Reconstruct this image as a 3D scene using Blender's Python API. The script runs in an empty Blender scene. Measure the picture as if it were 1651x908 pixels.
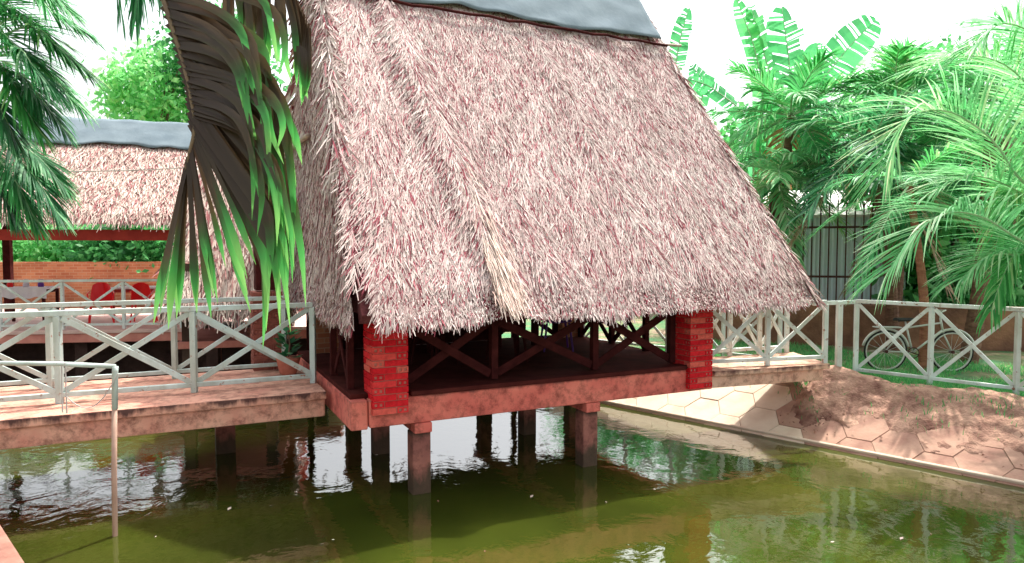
import bpy, bmesh, math, random
import numpy as np
from mathutils import Vector, Matrix, Quaternion
from mathutils.geometry import delaunay_2d_cdt
R = math.radians
rnd = random.Random(7)
rng = np.random.default_rng(7)
S = bpy.context.scene
COL = S.collection

# ---------------------------------------------------------------- camera, sky, sun, exposure
cam = bpy.data.cameras.new('camera'); camo = bpy.data.objects.new('camera', cam); COL.objects.link(camo)
cam.sensor_width = 36; cam.lens = 36 * 1112 / 1651; cam.clip_start = 0.05; cam.clip_end = 2000
camo.location = (0, 0, 1.55); camo.rotation_euler = (R(90 - 2.78), 0, 0)
S.camera = camo
SUN_AZ, SUN_EL = 32, 64
wd = bpy.data.worlds.new('World'); S.world = wd; wd.use_nodes = True
nt = wd.node_tree; bg = nt.nodes['Background']
sky = nt.nodes.new('ShaderNodeTexSky'); sky.sky_type = 'NISHITA'; sky.sun_disc = False
sky.sun_elevation = R(SUN_EL); sky.sun_rotation = R(SUN_AZ); sky.dust_density = 6; sky.air_density = 1.2
hs = nt.nodes.new('ShaderNodeHueSaturation'); hs.inputs['Saturation'].default_value = 0.22
nt.links.new(sky.outputs[0], hs.inputs['Color']); nt.links.new(hs.outputs[0], bg.inputs['Color'])
bg.inputs['Strength'].default_value = 0.15
sl = bpy.data.lights.new('sun', 'SUN'); sl.energy = 2.6; sl.angle = R(0.6); sl.color = (1, .95, .86)
so = bpy.data.objects.new('sun', sl); COL.objects.link(so)
sv = Vector((math.sin(R(SUN_AZ)) * math.cos(R(SUN_EL)), math.cos(R(SUN_AZ)) * math.cos(R(SUN_EL)), math.sin(R(SUN_EL))))
so.rotation_euler = (-sv).to_track_quat('-Z', 'Y').to_euler()
S.view_settings.view_transform = 'Standard'; S.view_settings.look = 'None'; S.view_settings.gamma = 1
S.view_settings.use_curve_mapping = False; S.view_settings.exposure = 1.4

# ---------------------------------------------------------------- frames
TH = R(26); C0 = Vector((-1.46, 7.2, 0))
UX, UY = math.cos(TH), math.sin(TH)
def H(u, v, z=0): return Vector((C0.x + u * UX - v * UY, C0.y + u * UY + v * UX, z))
WATER, GROUND = -1.15, -0.42

# ---------------------------------------------------------------- materials
def mat(name, build):
    m = bpy.data.materials.new(name); m.use_nodes = True
    t = m.node_tree; b = t.nodes['Principled BSDF']
    build(t, b); return m
def N(t, kind, **kw):
    n = t.nodes.new(kind)
    for k, v in kw.items():
        if k.startswith('i_'):
            key = k[2:].replace('_', ' ')
            n.inputs[key].default_value = v
        else: setattr(n, k, v)
    return n
def ramp(t, src, stops, interp='LINEAR'):
    r = t.nodes.new('ShaderNodeValToRGB'); r.color_ramp.interpolation = interp
    while len(r.color_ramp.elements) < len(stops): r.color_ramp.elements.new(.5)
    for e, (p, c) in zip(r.color_ramp.elements, stops):
        e.position = p; e.color = (*c, 1) if len(c) == 3 else c
    t.links.new(src, r.inputs[0]); return r
def coords(t, scale=(1, 1, 1), kind='Object'):
    tc = t.nodes.new('ShaderNodeTexCoord'); mp = t.nodes.new('ShaderNodeMapping')
    mp.inputs['Scale'].default_value = scale
    t.links.new(tc.outputs[kind], mp.inputs[0]); return mp.outputs[0]
def noise(t, vec, scale, detail=5, rough=.6):
    n = N(t, 'ShaderNodeTexNoise'); n.inputs['Scale'].default_value = scale
    n.inputs['Detail'].default_value = detail; n.inputs['Roughness'].default_value = rough
    t.links.new(vec, n.inputs['Vector']); return n.outputs['Fac']
def mix(t, fac, a, b, mode='MIX'):
    m = N(t, 'ShaderNodeMix', data_type='RGBA', blend_type=mode)
    for s, v in (('Factor', fac), ('A', a), ('B', b)):
        i = [x for x in m.inputs if x.name == s and (x.type == 'RGBA' or s == 'Factor' and x.type == 'VALUE')][0]
        if hasattr(v, 'is_linked'): t.links.new(v, i)
        else: i.default_value = (*v, 1) if isinstance(v, tuple) else v
    return [o for o in m.outputs if o.type == 'RGBA'][0]
def bump(t, b, h, strength=.3, dist=.02):
    n = N(t, 'ShaderNodeBump'); n.inputs['Strength'].default_value = strength; n.inputs['Distance'].default_value = dist
    t.links.new(h, n.inputs['Height']); t.links.new(n.outputs[0], b.inputs['Normal'])
def simple(name, c1, c2, scale=6, rough=.8, bumps=.2, bd=.01, vscale=(1, 1, 1), metal=0, spec=.3):
    def f(t, b):
        v = coords(t, vscale); n = noise(t, v, scale)
        r = ramp(t, n, [(.3, c1), (.7, c2)]); t.links.new(r.outputs[0], b.inputs['Base Color'])
        b.inputs['Roughness'].default_value = rough; b.inputs['Metallic'].default_value = metal; b.inputs['Specular IOR Level'].default_value = spec
        if bumps: bump(t, b, noise(t, v, scale * 4), bumps, bd)
    return mat(name, f)
def leafy(name, stops, trans=.45, tcol=(.25, .75, .25), rough=.45, var=.0):
    def f(t, b):
        g = N(t, 'ShaderNodeNewGeometry')
        r = ramp(t, g.outputs['Random Per Island'], stops)
        oi = N(t, 'ShaderNodeObjectInfo'); age = ramp(t, oi.outputs['Random'], [(0, (.62, .66, .6)), (.35, (.9, .95, .8)), (.7, (1.1, 1.05, .9)), (1, (1.5, 1.15, .7))])
        rc_ = mix(t, 1.0, r.outputs[0], age.outputs[0], 'MULTIPLY')
        t.links.new(rc_, b.inputs['Base Color']); b.inputs['Roughness'].default_value = max(rough, .55)
        b.inputs['Specular IOR Level'].default_value = .3
        tr = N(t, 'ShaderNodeBsdfTranslucent')
        mc = mix(t, .55, rc_, tcol); t.links.new(mc, tr.inputs[0])
        ms = N(t, 'ShaderNodeMixShader'); ms.inputs[0].default_value = trans
        t.links.new(b.outputs[0], ms.inputs[1]); t.links.new(tr.outputs[0], ms.inputs[2])
        t.links.new(ms.outputs[0], t.nodes['Material Output'].inputs[0])
    return mat(name, f)
def thatch_mat(name, stops):
    def f(t, b):
        g = N(t, 'ShaderNodeNewGeometry')
        r = ramp(t, g.outputs['Random Per Island'], stops)
        v = coords(t); big = noise(t, v, .9, 4)
        k = ramp(t, big, [(.3, (.86, .78, .78)), (.62, (1, 1, 1))])
        c = mix(t, 1.0, r.outputs[0], k.outputs[0], 'MULTIPLY')
        fine = ramp(t, noise(t, v, 28, 3), [(.3, (.82, .76, .74)), (.7, (1.0, 1.0, 1.0))])
        c2 = mix(t, 1.0, c, fine.outputs[0], 'MULTIPLY')
        t.links.new(c2, b.inputs['Base Color']); b.inputs['Roughness'].default_value = .85
    return mat(name, f)
def concrete(name, c1, c2, grime, top=0.0, depth=.12, amount=1.0, stain_scale=5, tide=None):
    # weathered render: blotches and dark growth with drips that hang from the upper edge
    def f(t, b):
        v = coords(t); n = noise(t, v, 2.2, 6); r = ramp(t, n, [(.32, c1), (.68, c2)])
        sp = ramp(t, noise(t, v, 6, 8, .75), [(.36, (.30, .24, .22)), (.54, (1, 1, 1))])
        c = mix(t, .85, r.outputs[0], sp.outputs[0], 'MULTIPLY')
        tc = N(t, 'ShaderNodeTexCoord'); sx = N(t, 'ShaderNodeSeparateXYZ'); t.links.new(tc.outputs['Object'], sx.inputs[0])
        drip = noise(t, coords(t, (1, 1, .12)), stain_scale, 5, .65)
        m1 = N(t, 'ShaderNodeMath', operation='MULTIPLY_ADD'); m1.inputs[1].default_value = depth * 3.4; m1.inputs[2].default_value = top - depth * 2.55
        t.links.new(drip, m1.inputs[0])
        m2 = N(t, 'ShaderNodeMath', operation='ADD'); t.links.new(sx.outputs['Z'], m2.inputs[0])
        m2.inputs[1].default_value = 0
        m3 = N(t, 'ShaderNodeMath', operation='SUBTRACT'); t.links.new(m2.outputs[0], m3.inputs[0])
        inv = N(t, 'ShaderNodeMath', operation='SUBTRACT'); inv.inputs[0].default_value = top - .02; t.links.new(m1.outputs[0], inv.inputs[1])
        inv2 = N(t, 'ShaderNodeMath', operation='SUBTRACT'); inv2.inputs[0].default_value = 0; inv2.inputs[1].default_value = 0
        # height above the ragged stain limit
        lim = N(t, 'ShaderNodeMath', operation='MULTIPLY_ADD'); lim.inputs[1].default_value = -depth * 3.2; lim.inputs[2].default_value = top + depth * 1.0
        t.links.new(drip, lim.inputs[0]); t.links.new(lim.outputs[0], m3.inputs[1])
        rr = ramp(t, m3.outputs[0], [(.0, (0, 0, 0)), (.055, (.9, .9, .9))])
        ge = N(t, 'ShaderNodeNewGeometry'); sn = N(t, 'ShaderNodeSeparateXYZ'); t.links.new(ge.outputs['True Normal'], sn.inputs[0])
        fl = ramp(t, sn.outputs['Z'], [(.5, (1, 1, 1)), (.8, (.18, .18, .18))])
        am = N(t, 'ShaderNodeMath', operation='MULTIPLY'); t.links.new(fl.outputs[0], am.inputs[1]); t.links.new(rr.outputs[0], am.inputs[0])
        c2_ = mix(t, am.outputs[0], c, grime)
        if tide is not None:
            tm_ = N(t, 'ShaderNodeMath', operation='MULTIPLY_ADD'); tm_.inputs[1].default_value = .5; t.links.new(noise(t, coords(t, (1, 1, .4)), 7, 5), tm_.inputs[0]); t.links.new(sx.outputs['Z'], tm_.inputs[2])
            tr_ = ramp(t, tm_.outputs[0], [(0, (1, 1, 1)), (1, (0, 0, 0))]); tr_.color_ramp.elements[0].position = .0; tr_.color_ramp.elements[1].position = 1
            mr = N(t, 'ShaderNodeMapRange'); mr.inputs[1].default_value = tide - .05; mr.inputs[2].default_value = tide + .10; mr.inputs[3].default_value = .85; mr.inputs[4].default_value = 0
            t.links.new(tm_.outputs[0], mr.inputs[0]); c2_ = mix(t, mr.outputs[0], c2_, (.035, .030, .014))
        t.links.new(c2_, b.inputs['Base Color']); b.inputs['Roughness'].default_value = .9
        bump(t, b, noise(t, v, 30), .5, .01)
    return mat(name, f)

M = {}
M['thatch'] = thatch_mat('thatch straw', [(0, (.20, .012, .035)), (.13, (.36, .07, .10)), (.24, (.55, .40, .39)), (.45, (.62, .52, .49)), (.75, (.67, .585, .55)), (1, (.72, .66, .61))])
M['thatch_old'] = thatch_mat('old thatch straw', [(0, (.22, .04, .05)), (.15, (.38, .15, .15)), (.4, (.56, .43, .38)), (.8, (.68, .59, .51)), (1, (.76, .70, .60))])
M['thatch_pale'] = thatch_mat('fresh pale straw', [(0, (.60, .42, .36)), (.4, (.72, .60, .51)), (1, (.78, .70, .61))])
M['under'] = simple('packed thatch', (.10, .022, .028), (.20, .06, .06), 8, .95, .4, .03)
M['tarp'] = simple('grey blue tarpaulin', (.12, .155, .18), (.17, .21, .235), 2.4, .95, .35, .015, spec=.05)
M['bamboo'] = simple('weathered pole', (.30, .20, .17), (.52, .42, .36), 9, .7, .2, .004, (1, 1, 1))
def painted(name, c1, c2):
    def f(t, b):
        v = coords(t); r = ramp(t, noise(t, v, 4, 5), [(.3, c1), (.7, c2)])
        chip = ramp(t, noise(t, v, 11, 6, .7), [(.60, (0, 0, 0)), (.66, (1, 1, 1))])
        dirt = ramp(t, noise(t, coords(t, (1, 1, .3)), 3, 5), [(.35, (.72, .66, .6)), (.6, (1, 1, 1))])
        c = mix(t, 1.0, r.outputs[0], dirt.outputs[0], 'MULTIPLY')
        c = mix(t, chip.outputs[0], c, (.30, .13, .08))
        t.links.new(c, b.inputs['Base Color']); b.inputs['Roughness'].default_value = .5; bump(t, b, noise(t, v, 30), .15, .004)
    return mat(name, f)
M['white'] = painted('painted white steel', (.62, .70, .68), (.78, .83, .81))
M['grey_green'] = painted('painted grey green steel', (.46, .57, .55), (.60, .70, .67))
M['pipe'] = simple('galvanised pipe', (.34, .20, .15), (.52, .34, .26), 4, .5, .1, .003)
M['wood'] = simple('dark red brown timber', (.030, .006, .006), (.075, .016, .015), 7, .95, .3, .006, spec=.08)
M['red_wood'] = simple('red painted timber', (.28, .012, .010), (.42, .03, .02), 5, .6, .2, .004)
M['mortar'] = simple('mortar', (.42, .13, .10), (.55, .22, .17), 14, .95, .5, .01)
M['lb'] = concrete('bridge concrete', (.60, .25, .18), (.74, .42, .30), (.05, .018, .018), top=-.1, depth=.115)
M['rb'] = concrete('deck concrete', (.64, .34, .24), (.76, .52, .38), (.09, .03, .028), top=-.1, depth=.085)
M['hutbeam'] = concrete('hut beam concrete', (.60, .11, .085), (.74, .21, .15), (.07, .03, .028), top=-.04, depth=.06)
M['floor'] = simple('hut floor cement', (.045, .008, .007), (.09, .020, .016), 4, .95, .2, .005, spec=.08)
M['stilt'] = concrete('stilt concrete', (.22, .075, .06), (.36, .14, .10), (.05, .03, .02), top=-.5, depth=.06, tide=-.68)
M['paver'] = simple('hexagonal concrete paver', (.62, .47, .36), (.76, .63, .50), 3.5, .9, .4, .01)
M['paver_shade'] = simple('shade toned paver', (.26, .13, .10), (.50, .31, .23), 2.6, .9, .5, .012)  # darker paver copy: shade right of the lit bank patch, put into colour
M['joint'] = simple('paver joint sand', (.26, .17, .13), (.40, .28, .2), 12, .95, .4, .01)
M['kerb'] = simple('old kerb concrete', (.15, .06, .045), (.30, .15, .11), 6, .9, .5, .01)
M['tyre'] = simple('tyre rubber', (.02, .02, .02), (.04, .035, .035), 8, .8, 0)
M['bike'] = simple('bicycle paint', (.50, .50, .48), (.66, .64, .6), 6, .4, 0)
M['rust'] = simple('rusty iron', (.05, .018, .016), (.10, .035, .03), 9, .7, .2, .004)
M['sheet'] = simple('pale blue sheet metal', (.66, .80, .86), (.78, .88, .92), 1.2, .45, 0)
M['white_roof'] = simple('white roofing sheet', (.68, .62, .62), (.80, .76, .75), 2, .5, 0)
M['earth_wall'] = simple('brown earth wall', (.13, .06, .045), (.40, .20, .12), 1.6, .95, .7, .05)
M['soil'] = simple('bank soil', (.15, .065, .05), (.56, .34, .25), 3.2, .95, .9, .05)
M['trunk'] = simple('palm bark', (.11, .05, .04), (.30, .16, .11), 6, .9, .7, .02, (1, 1, 3))
M['trunk_red'] = simple('reddish bark', (.22, .08, .05), (.42, .18, .11), 6, .9, .7, .02, (1, 1, 3))
M['bark'] = simple('tree bark', (.10, .06, .045), (.22, .14, .10), 6, .9, .6, .02)
M['cable'] = simple('cable', (.42, .38, .36), (.5, .46, .44), 6, .6, 0)
M['clay'] = simple('clay pot', (.40, .12, .08), (.55, .2, .14), 8, .8, .2, .004)
M['plastic_red'] = simple('red plastic', (.75, .004, .010), (.82, .01, .014), 3, .35, 0)
M['plastic_purple'] = simple('purple plastic', (.10, .02, .24), (.15, .035, .32), 3, .35, 0)
M['plastic_white'] = simple('white plastic', (.72, .68, .70), (.8, .78, .78), 3, .4, 0)
M['cloth'] = simple('tablecloth', (.72, .66, .74), (.82, .78, .82), 6, .8, .2, .01)
M['pav_floor'] = simple('pale floor tile', (.58, .34, .30), (.74, .52, .46), 2.5, .6, .1, .003)
M['pav_face'] = simple('red fascia render', (.50, .16, .13), (.66, .28, .22), 3.5, .85, .3, .006)
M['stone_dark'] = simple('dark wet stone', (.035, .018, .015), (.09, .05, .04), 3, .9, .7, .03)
M['leaf_frond'] = leafy('coconut leaflets', [(0, (.014, .13, .04)), (.4, (.04, .29, .09)), (.8, (.10, .45, .17)), (1, (.42, .64, .42))], .38, (.16, .68, .2))
M['leaf_pale'] = leafy('pale sunlit leaflets', [(0, (.04, .28, .10)), (.4, (.14, .50, .22)), (.8, (.40, .67, .44)), (1, (.74, .82, .68))], .42, (.35, .85, .38))
M['leaf_dark'] = leafy('dark palm leaflets', [(0, (.007, .06, .03)), (.5, (.02, .17, .065)), (.85, (.06, .32, .13)), (1, (.26, .50, .31))], .32, (.12, .55, .2))
M['leaf_tree'] = leafy('tree leaves', [(0, (.008, .07, .02)), (.5, (.03, .20, .055)), (1, (.14, .48, .18))], .38, (.2, .8, .25))
M['leaf_bright'] = leafy('bright leaves', [(0, (.04, .28, .07)), (.5, (.16, .56, .20)), (1, (.42, .74, .38))], .55, (.45, 1.0, .45))
M['leaf_banana'] = leafy('banana leaf', [(0, (.04, .32, .13)), (1, (.12, .46, .22))], .5, (.2, .8, .3))
M['leaf_dry'] = leafy('dry fronds', [(0, (.24, .11, .07)), (1, (.50, .34, .22))], .2, (.5, .35, .2))
M['grass'] = leafy('grass blades', [(0, (.03, .26, .09)), (.6, (.09, .44, .16)), (1, (.34, .58, .28))], .4, (.25, .8, .25))
M['rachis'] = simple('frond midrib', (.20, .42, .20), (.42, .55, .34), 6, .5, 0)
M['rachis_brown'] = simple('brown midrib', (.10, .06, .04), (.20, .14, .08), 6, .6, 0)

def f_brick(t, b):
    oi = N(t, 'ShaderNodeObjectInfo'); v = coords(t)
    r = ramp(t, oi.outputs['Random'], [(0, (.56, .012, .02)), (.5, (.70, .022, .03)), (.85, (.74, .05, .05)), (1, (.72, .17, .12))])
    n = ramp(t, noise(t, v, 22, 5), [(.3, (.62, .55, .55)), (.65, (1, 1, 1))])
    t.links.new(mix(t, .8, r.outputs[0], n.outputs[0], 'MULTIPLY'), b.inputs['Base Color'])
    b.inputs['Roughness'].default_value = .9; b.inputs['Specular IOR Level'].default_value = .1; bump(t, b, noise(t, v, 60), .5, .006)
M['brick'] = mat('hollow clay brick', f_brick)
M['brick_shade'] = simple('shade toned brick', (.16, .04, .03), (.34, .11, .08), 9, .95, .5, .006)  # darker brick copy: shade on the footbridge pillar painted into its colour
def f_brickwall(t, b, sc=1.0, a=(.46, .15, .07), c=(.60, .26, .13), m=(.55, .34, .22)):
    br = N(t, 'ShaderNodeTexBrick'); t.links.new(coords(t), br.inputs['Vector'])
    br.inputs['Scale'].default_value = 1; br.inputs['Brick Width'].default_value = .21; br.inputs['Row Height'].default_value = .075
    br.inputs['Mortar Size'].default_value = .007
    br.inputs['Color1'].default_value = (*a, 1); br.inputs['Color2'].default_value = (*c, 1); br.inputs['Mortar'].default_value = (*m, 1)
    n = ramp(t, noise(t, coords(t), 1.5, 5), [(.3, (.7, .62, .6)), (.7, (1, 1, 1))])
    t.links.new(mix(t, 1.0, br.outputs['Color'], n.outputs[0], 'MULTIPLY'), b.inputs['Base Color'])
    b.inputs['Roughness'].default_value = .9
def f_bw2(t, b):
    f_brickwall(t, b)
    mp = [n for n in t.nodes if n.bl_idname == 'ShaderNodeMapping'][0]; mp.inputs['Rotation'].default_value = (R(-90), 0, 0)
M['brickwall'] = mat('orange brickwork', f_bw2)
def f_ground(t, b):
    v = coords(t); n = noise(t, v, 1.2, 6); n2 = noise(t, v, 9, 5)
    r = ramp(t, n, [(.38, (.34, .24, .16)), (.5, (.16, .20, .08)), (.62, (.06, .22, .08))])
    r2 = ramp(t, n2, [(.3, (.6, .6, .6)), (.7, (1, 1, 1))])
    t.links.new(mix(t, 1.0, r.outputs[0], r2.outputs[0], 'MULTIPLY'), b.inputs['Base Color'])
    b.inputs['Roughness'].default_value = .95; bump(t, b, n2, .8, .04)
M['ground'] = mat('grassy soil', f_ground)
def f_water(t, b):
    v = coords(t)
    r = ramp(t, noise(t, v, .35, 4), [(.35, (.020, .027, .004)), (.65, (.048, .062, .008))])
    t.links.new(r.outputs[0], b.inputs['Base Color'])
    b.inputs['Roughness'].default_value = .03; b.inputs['IOR'].default_value = 2.35
    b.inputs['Specular IOR Level'].default_value = .6
    n1 = N(t, 'ShaderNodeTexNoise'); n1.inputs['Scale'].default_value = 2.2; n1.inputs['Detail'].default_value = 3; n1.inputs['Distortion'].default_value = .6
    t.links.new(v, n1.inputs['Vector'])
    n2 = noise(t, coords(t), 9, 3)
    ad = N(t, 'ShaderNodeMath', operation='MULTIPLY_ADD'); ad.inputs[1].default_value = .16
    t.links.new(n2, ad.inputs[0]); t.links.new(n1.outputs['Fac'], ad.inputs[2])
    bump(t, b, ad.outputs[0], .10, .075)
M['water'] = mat('murky green water', f_water)

# ---------------------------------------------------------------- mesh helpers
class MB:
    def __init__(s): s.v = []; s.f = []
    def add(s, verts, faces):
        n = len(s.v); s.v += [tuple(p) for p in verts]; s.f += [tuple(i + n for i in f) for f in faces]; return s
    def box(s, x0, x1, y0, y1, z0, z1):
        return s.add([(x0, y0, z0), (x1, y0, z0), (x1, y1, z0), (x0, y1, z0), (x0, y0, z1), (x1, y0, z1), (x1, y1, z1), (x0, y1, z1)],
                     [(0, 3, 2, 1), (4, 5, 6, 7), (0, 1, 5, 4), (1, 2, 6, 5), (2, 3, 7, 6), (3, 0, 4, 7)])
    def prism(s, poly, z0, z1):
        n = len(poly)
        return s.add([(x, y, z0) for x, y in poly] + [(x, y, z1) for x, y in poly],
                     [tuple(range(n - 1, -1, -1)), tuple(range(n, 2 * n))] + [(i, (i + 1) % n, n + (i + 1) % n, n + i) for i in range(n)])
    def beam(s, p, q, w, h, up=(0, 0, 1)):
        p, q = Vector(p), Vector(q); d = (q - p).normalized(); sd = d.cross(Vector(up))
        if sd.length < 1e-4: sd = d.cross(Vector((1, 0, 0)))
        sd.normalize(); u = sd.cross(d)
        vs = [c + sd * a * w / 2 + u * b_ * h / 2 for c in (p, q) for a, b_ in ((-1, -1), (1, -1), (1, 1), (-1, 1))]
        return s.add(vs, [(3, 2, 1, 0), (4, 5, 6, 7), (0, 1, 5, 4), (1, 2, 6, 5), (2, 3, 7, 6), (3, 0, 4, 7)])
    def tube(s, pts, rad, n=8, cap=True):
        pts = [Vector(p) for p in pts]
        if not hasattr(rad, '__len__'): rad = [rad] * len(pts)
        vs = []; prev = None
        for i, p in enumerate(pts):
            d = (pts[min(i + 1, len(pts) - 1)] - pts[max(i - 1, 0)]).normalized()
            if prev is None:
                a = d.cross(Vector((0, 0, 1)))
                if a.length < 1e-3: a = d.cross(Vector((1, 0, 0)))
            else: a = prev - d * prev.dot(d)
            a.normalize(); prev = a; b = d.cross(a)
            vs += [p + (a * math.cos(2 * math.pi * k / n) + b * math.sin(2 * math.pi * k / n)) * rad[i] for k in range(n)]
        fs = [(i * n + k, i * n + (k + 1) % n, (i + 1) * n + (k + 1) % n, (i + 1) * n + k) for i in range(len(pts) - 1) for k in range(n)]
        if cap: fs += [tuple(range(n - 1, -1, -1)), tuple(range((len(pts) - 1) * n, len(pts) * n))]
        return s.add(vs, fs)
    def mesh(s, name):
        me = bpy.data.meshes.new(name); me.from_pydata(s.v, [], s.f); me.update(); return me
    def build(s, name, m, parent=None, bevel=0, smooth=False):
        return link(name, s.mesh(name), m, parent, bevel, smooth)
def link(name, me, m, parent=None, bevel=0, smooth=False):
    if m is not None and not me.materials: me.materials.append(M[m] if isinstance(m, str) else m)
    o = bpy.data.objects.new(name, me); COL.objects.link(o); o.parent = parent
    if smooth: me.shade_smooth()
    if bevel:
        b = o.modifiers.new('bevel', 'BEVEL'); b.width = bevel; b.segments = 2; b.limit_method = 'ANGLE'
    return o
def tag(o, label=None, cat=None, group=None, kind=None):
    for k, v in (('label', label), ('category', cat), ('group', group), ('kind', kind)):
        if v: o[k] = v
    return o
def empty(name, loc, rz=0, label=None, cat=None, group=None):
    o = bpy.data.objects.new(name, None); COL.objects.link(o); o.location = loc; o.rotation_euler = (0, 0, rz)
    o.empty_display_size = .1
    return tag(o, label, cat, group)
def copy_tree(o, parent=None):
    c = o.copy(); COL.objects.link(c); c.parent = parent
    for ch in list(o.children): copy_tree(ch, c)
    return c
def npmesh(name, verts, faces):
    # verts (n,3) array, faces (m,4) array of quads
    me = bpy.data.meshes.new(name); me.vertices.add(len(verts)); me.vertices.foreach_set('co', np.asarray(verts, np.float32).ravel())
    k = faces.shape[1]; me.loops.add(faces.size); me.polygons.add(len(faces))
    me.loops.foreach_set('vertex_index', faces.astype(np.int32).ravel())
    me.polygons.foreach_set('loop_start', np.arange(0, faces.size, k, dtype=np.int32))
    me.update(calc_edges=True); return me

# ---------------------------------------------------------------- ground, pond
crest = [(4.93, -3.79), (-4.97, 6.11), (-6.2, 7.5), (-8.6, 10.9), (-13, 11.6), (-13, 13.9), (-4.2, 15.0), (.3, 14.8), (18, -2.9)]
bed = [(4.98, -3.72), (-4.92, 6.17), (-6.0, 7.7), (-8.4, 11.1), (-12.8, 11.8), (-12.8, 13.7), (-4.2, 14.8), (-1.0, 13.55), (16.75, -4.15)]
W_ = 400
ring = crest + [(-W_, -W_), (W_, -W_), (W_, W_), (-W_, W_)]
n = len(crest)
edges = [(i, (i + 1) % n) for i in range(n)] + [(n + i, n + (i + 1) % 4) for i in range(4)]
# extra points so that the terrain has some unevenness near the pond
cd = delaunay_2d_cdt([Vector(p) for p in ring], edges, [], 0, 1e-5)
def inside(p, poly):
    r = False
    for i in range(len(poly)):
        (x0, y0), (x1, y1) = poly[i], poly[i - 1]
        if (y0 > p[1]) != (y1 > p[1]) and p[0] < (x1 - x0) * (p[1] - y0) / (y1 - y0) + x0: r = not r
    return r
g = MB(); vs = [(p.x, p.y, GROUND) for p in cd[0]]
fs = [f for f in cd[2] if not inside(sum((cd[0][i] for i in f), Vector((0, 0))) / len(f), crest)]
g.add(vs, fs); g.add([(x, y, GROUND) for x, y in crest] + [(x, y, -2.2) for x, y in bed], [((i + 1) % n, i, n + i, n + (i + 1) % n) for i in range(n)] + [tuple(range(n, 2 * n))])
tag(g.build('ground', 'ground'), kind='structure')
wt = MB(); wt.add([(x, y, WATER) for x, y in [(5.3, -4), (-5.5, 6.8), (-9.5, 11), (-13.2, 11.4), (-13.2, 14.2), (-4, 15.2), (2, 14.5), (18, -3)]], [tuple(range(8))])
tag(wt.build('pond_water', 'water'), kind='structure')

# far dark retaining wall under the pavilion
rw = MB()
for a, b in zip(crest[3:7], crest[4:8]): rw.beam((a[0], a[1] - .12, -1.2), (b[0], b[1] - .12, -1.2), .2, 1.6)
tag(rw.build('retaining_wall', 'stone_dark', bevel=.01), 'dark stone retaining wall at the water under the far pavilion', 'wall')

# near left kerb
kb = MB(); e = Vector((.7071, -.7071, 0)); nn = Vector((-.7071, -.7071, 0))
a = Vector((-4.9, 6.18, 0)); b = a + e * 9
kb.add([a + Vector((0, 0, -1.6)), b + Vector((0, 0, -1.6)), b + nn * 1.3 + Vector((0, 0, -1.6)), a + nn * 1.3 + Vector((0, 0, -1.6)),
        a + Vector((0, 0, -.36)), b + Vector((0, 0, -.36)), b + nn * 1.3 + Vector((0, 0, -.36)), a + nn * 1.3 + Vector((0, 0, -.36))],
       [(0, 3, 2, 1), (4, 5, 6, 7), (0, 1, 5, 4), (1, 2, 6, 5), (2, 3, 7, 6), (3, 0, 4, 7)])
for i in range(len(kb.v)):
    kb.v[i] = tuple(Vector(kb.v[i]) + Vector((-.055, -.055, -.03)))
tag(kb.build('concrete_kerb', 'kerb', bevel=.02), 'stained pink concrete kerb at the near edge of the pond', 'kerb')

# right bank: hexagonal pavers on the slope
bank = empty('paved_bank', (4.0, 11.1, GROUND)); bank['kind'] = 'structure'
E1 = Vector((.7071, -.7071, 0)); D1 = Vector((-1.13 * .7071, -1.13 * .7071, -.73)).normalized(); NB = E1.cross(D1); NB = NB if NB.z > 0 else -NB
def BK(e_, s_, h_=0): return E1 * e_ + D1 * s_ + NB * h_       # local to the bank root, which sits on the crest
r_ = .31; hx = MB()
ang = [R(60 * k) for k in range(6)]
hx.add([BK(math.cos(q) * (r_ - .003), math.sin(q) * (r_ - .003), 0) for q in ang] + [BK(math.cos(q) * (r_ - .008), math.sin(q) * (r_ - .008), .014) for q in ang],
       [(0, 1, 2, 3, 4, 5)[::-1], (6, 7, 8, 9, 10, 11)] + [(i, (i + 1) % 6, 6 + (i + 1) % 6, 6 + i) for i in range(6)])
bm = bmesh.new(); tmp = hx.mesh('paver'); bm.from_mesh(tmp); bmesh.ops.recalc_face_normals(bm, faces=bm.faces); bm.to_mesh(tmp); bm.free()
tmp.materials.append(M['paver']); tmp2 = tmp.copy(); tmp2.materials.clear(); tmp2.materials.append(M['paver_shade'])
for i in range(-5, 24):
    for j in range(0, 4):
        e_, s_ = i * r_ * 1.5, j * r_ * 1.732 + (i % 2) * r_ * .866 + .32
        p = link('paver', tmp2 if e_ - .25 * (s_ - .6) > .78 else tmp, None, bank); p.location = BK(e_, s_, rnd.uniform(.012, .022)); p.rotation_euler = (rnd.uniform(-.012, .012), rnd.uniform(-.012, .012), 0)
jb = MB(); jb.add([BK(-3, 0, .020), BK(11, 0, .020), BK(11, 2.4, .020), BK(-3, 2.4, .020)], [(0, 1, 2, 3)]); jb.build('joint_sand', 'joint', bank)
kt = MB(); kt.beam(BK(-3, 1.34, .05), BK(11, 1.34, .05), .035, .05, NB); kt.build('waterline_kerb', 'paver', bank, bevel=.01)
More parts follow.
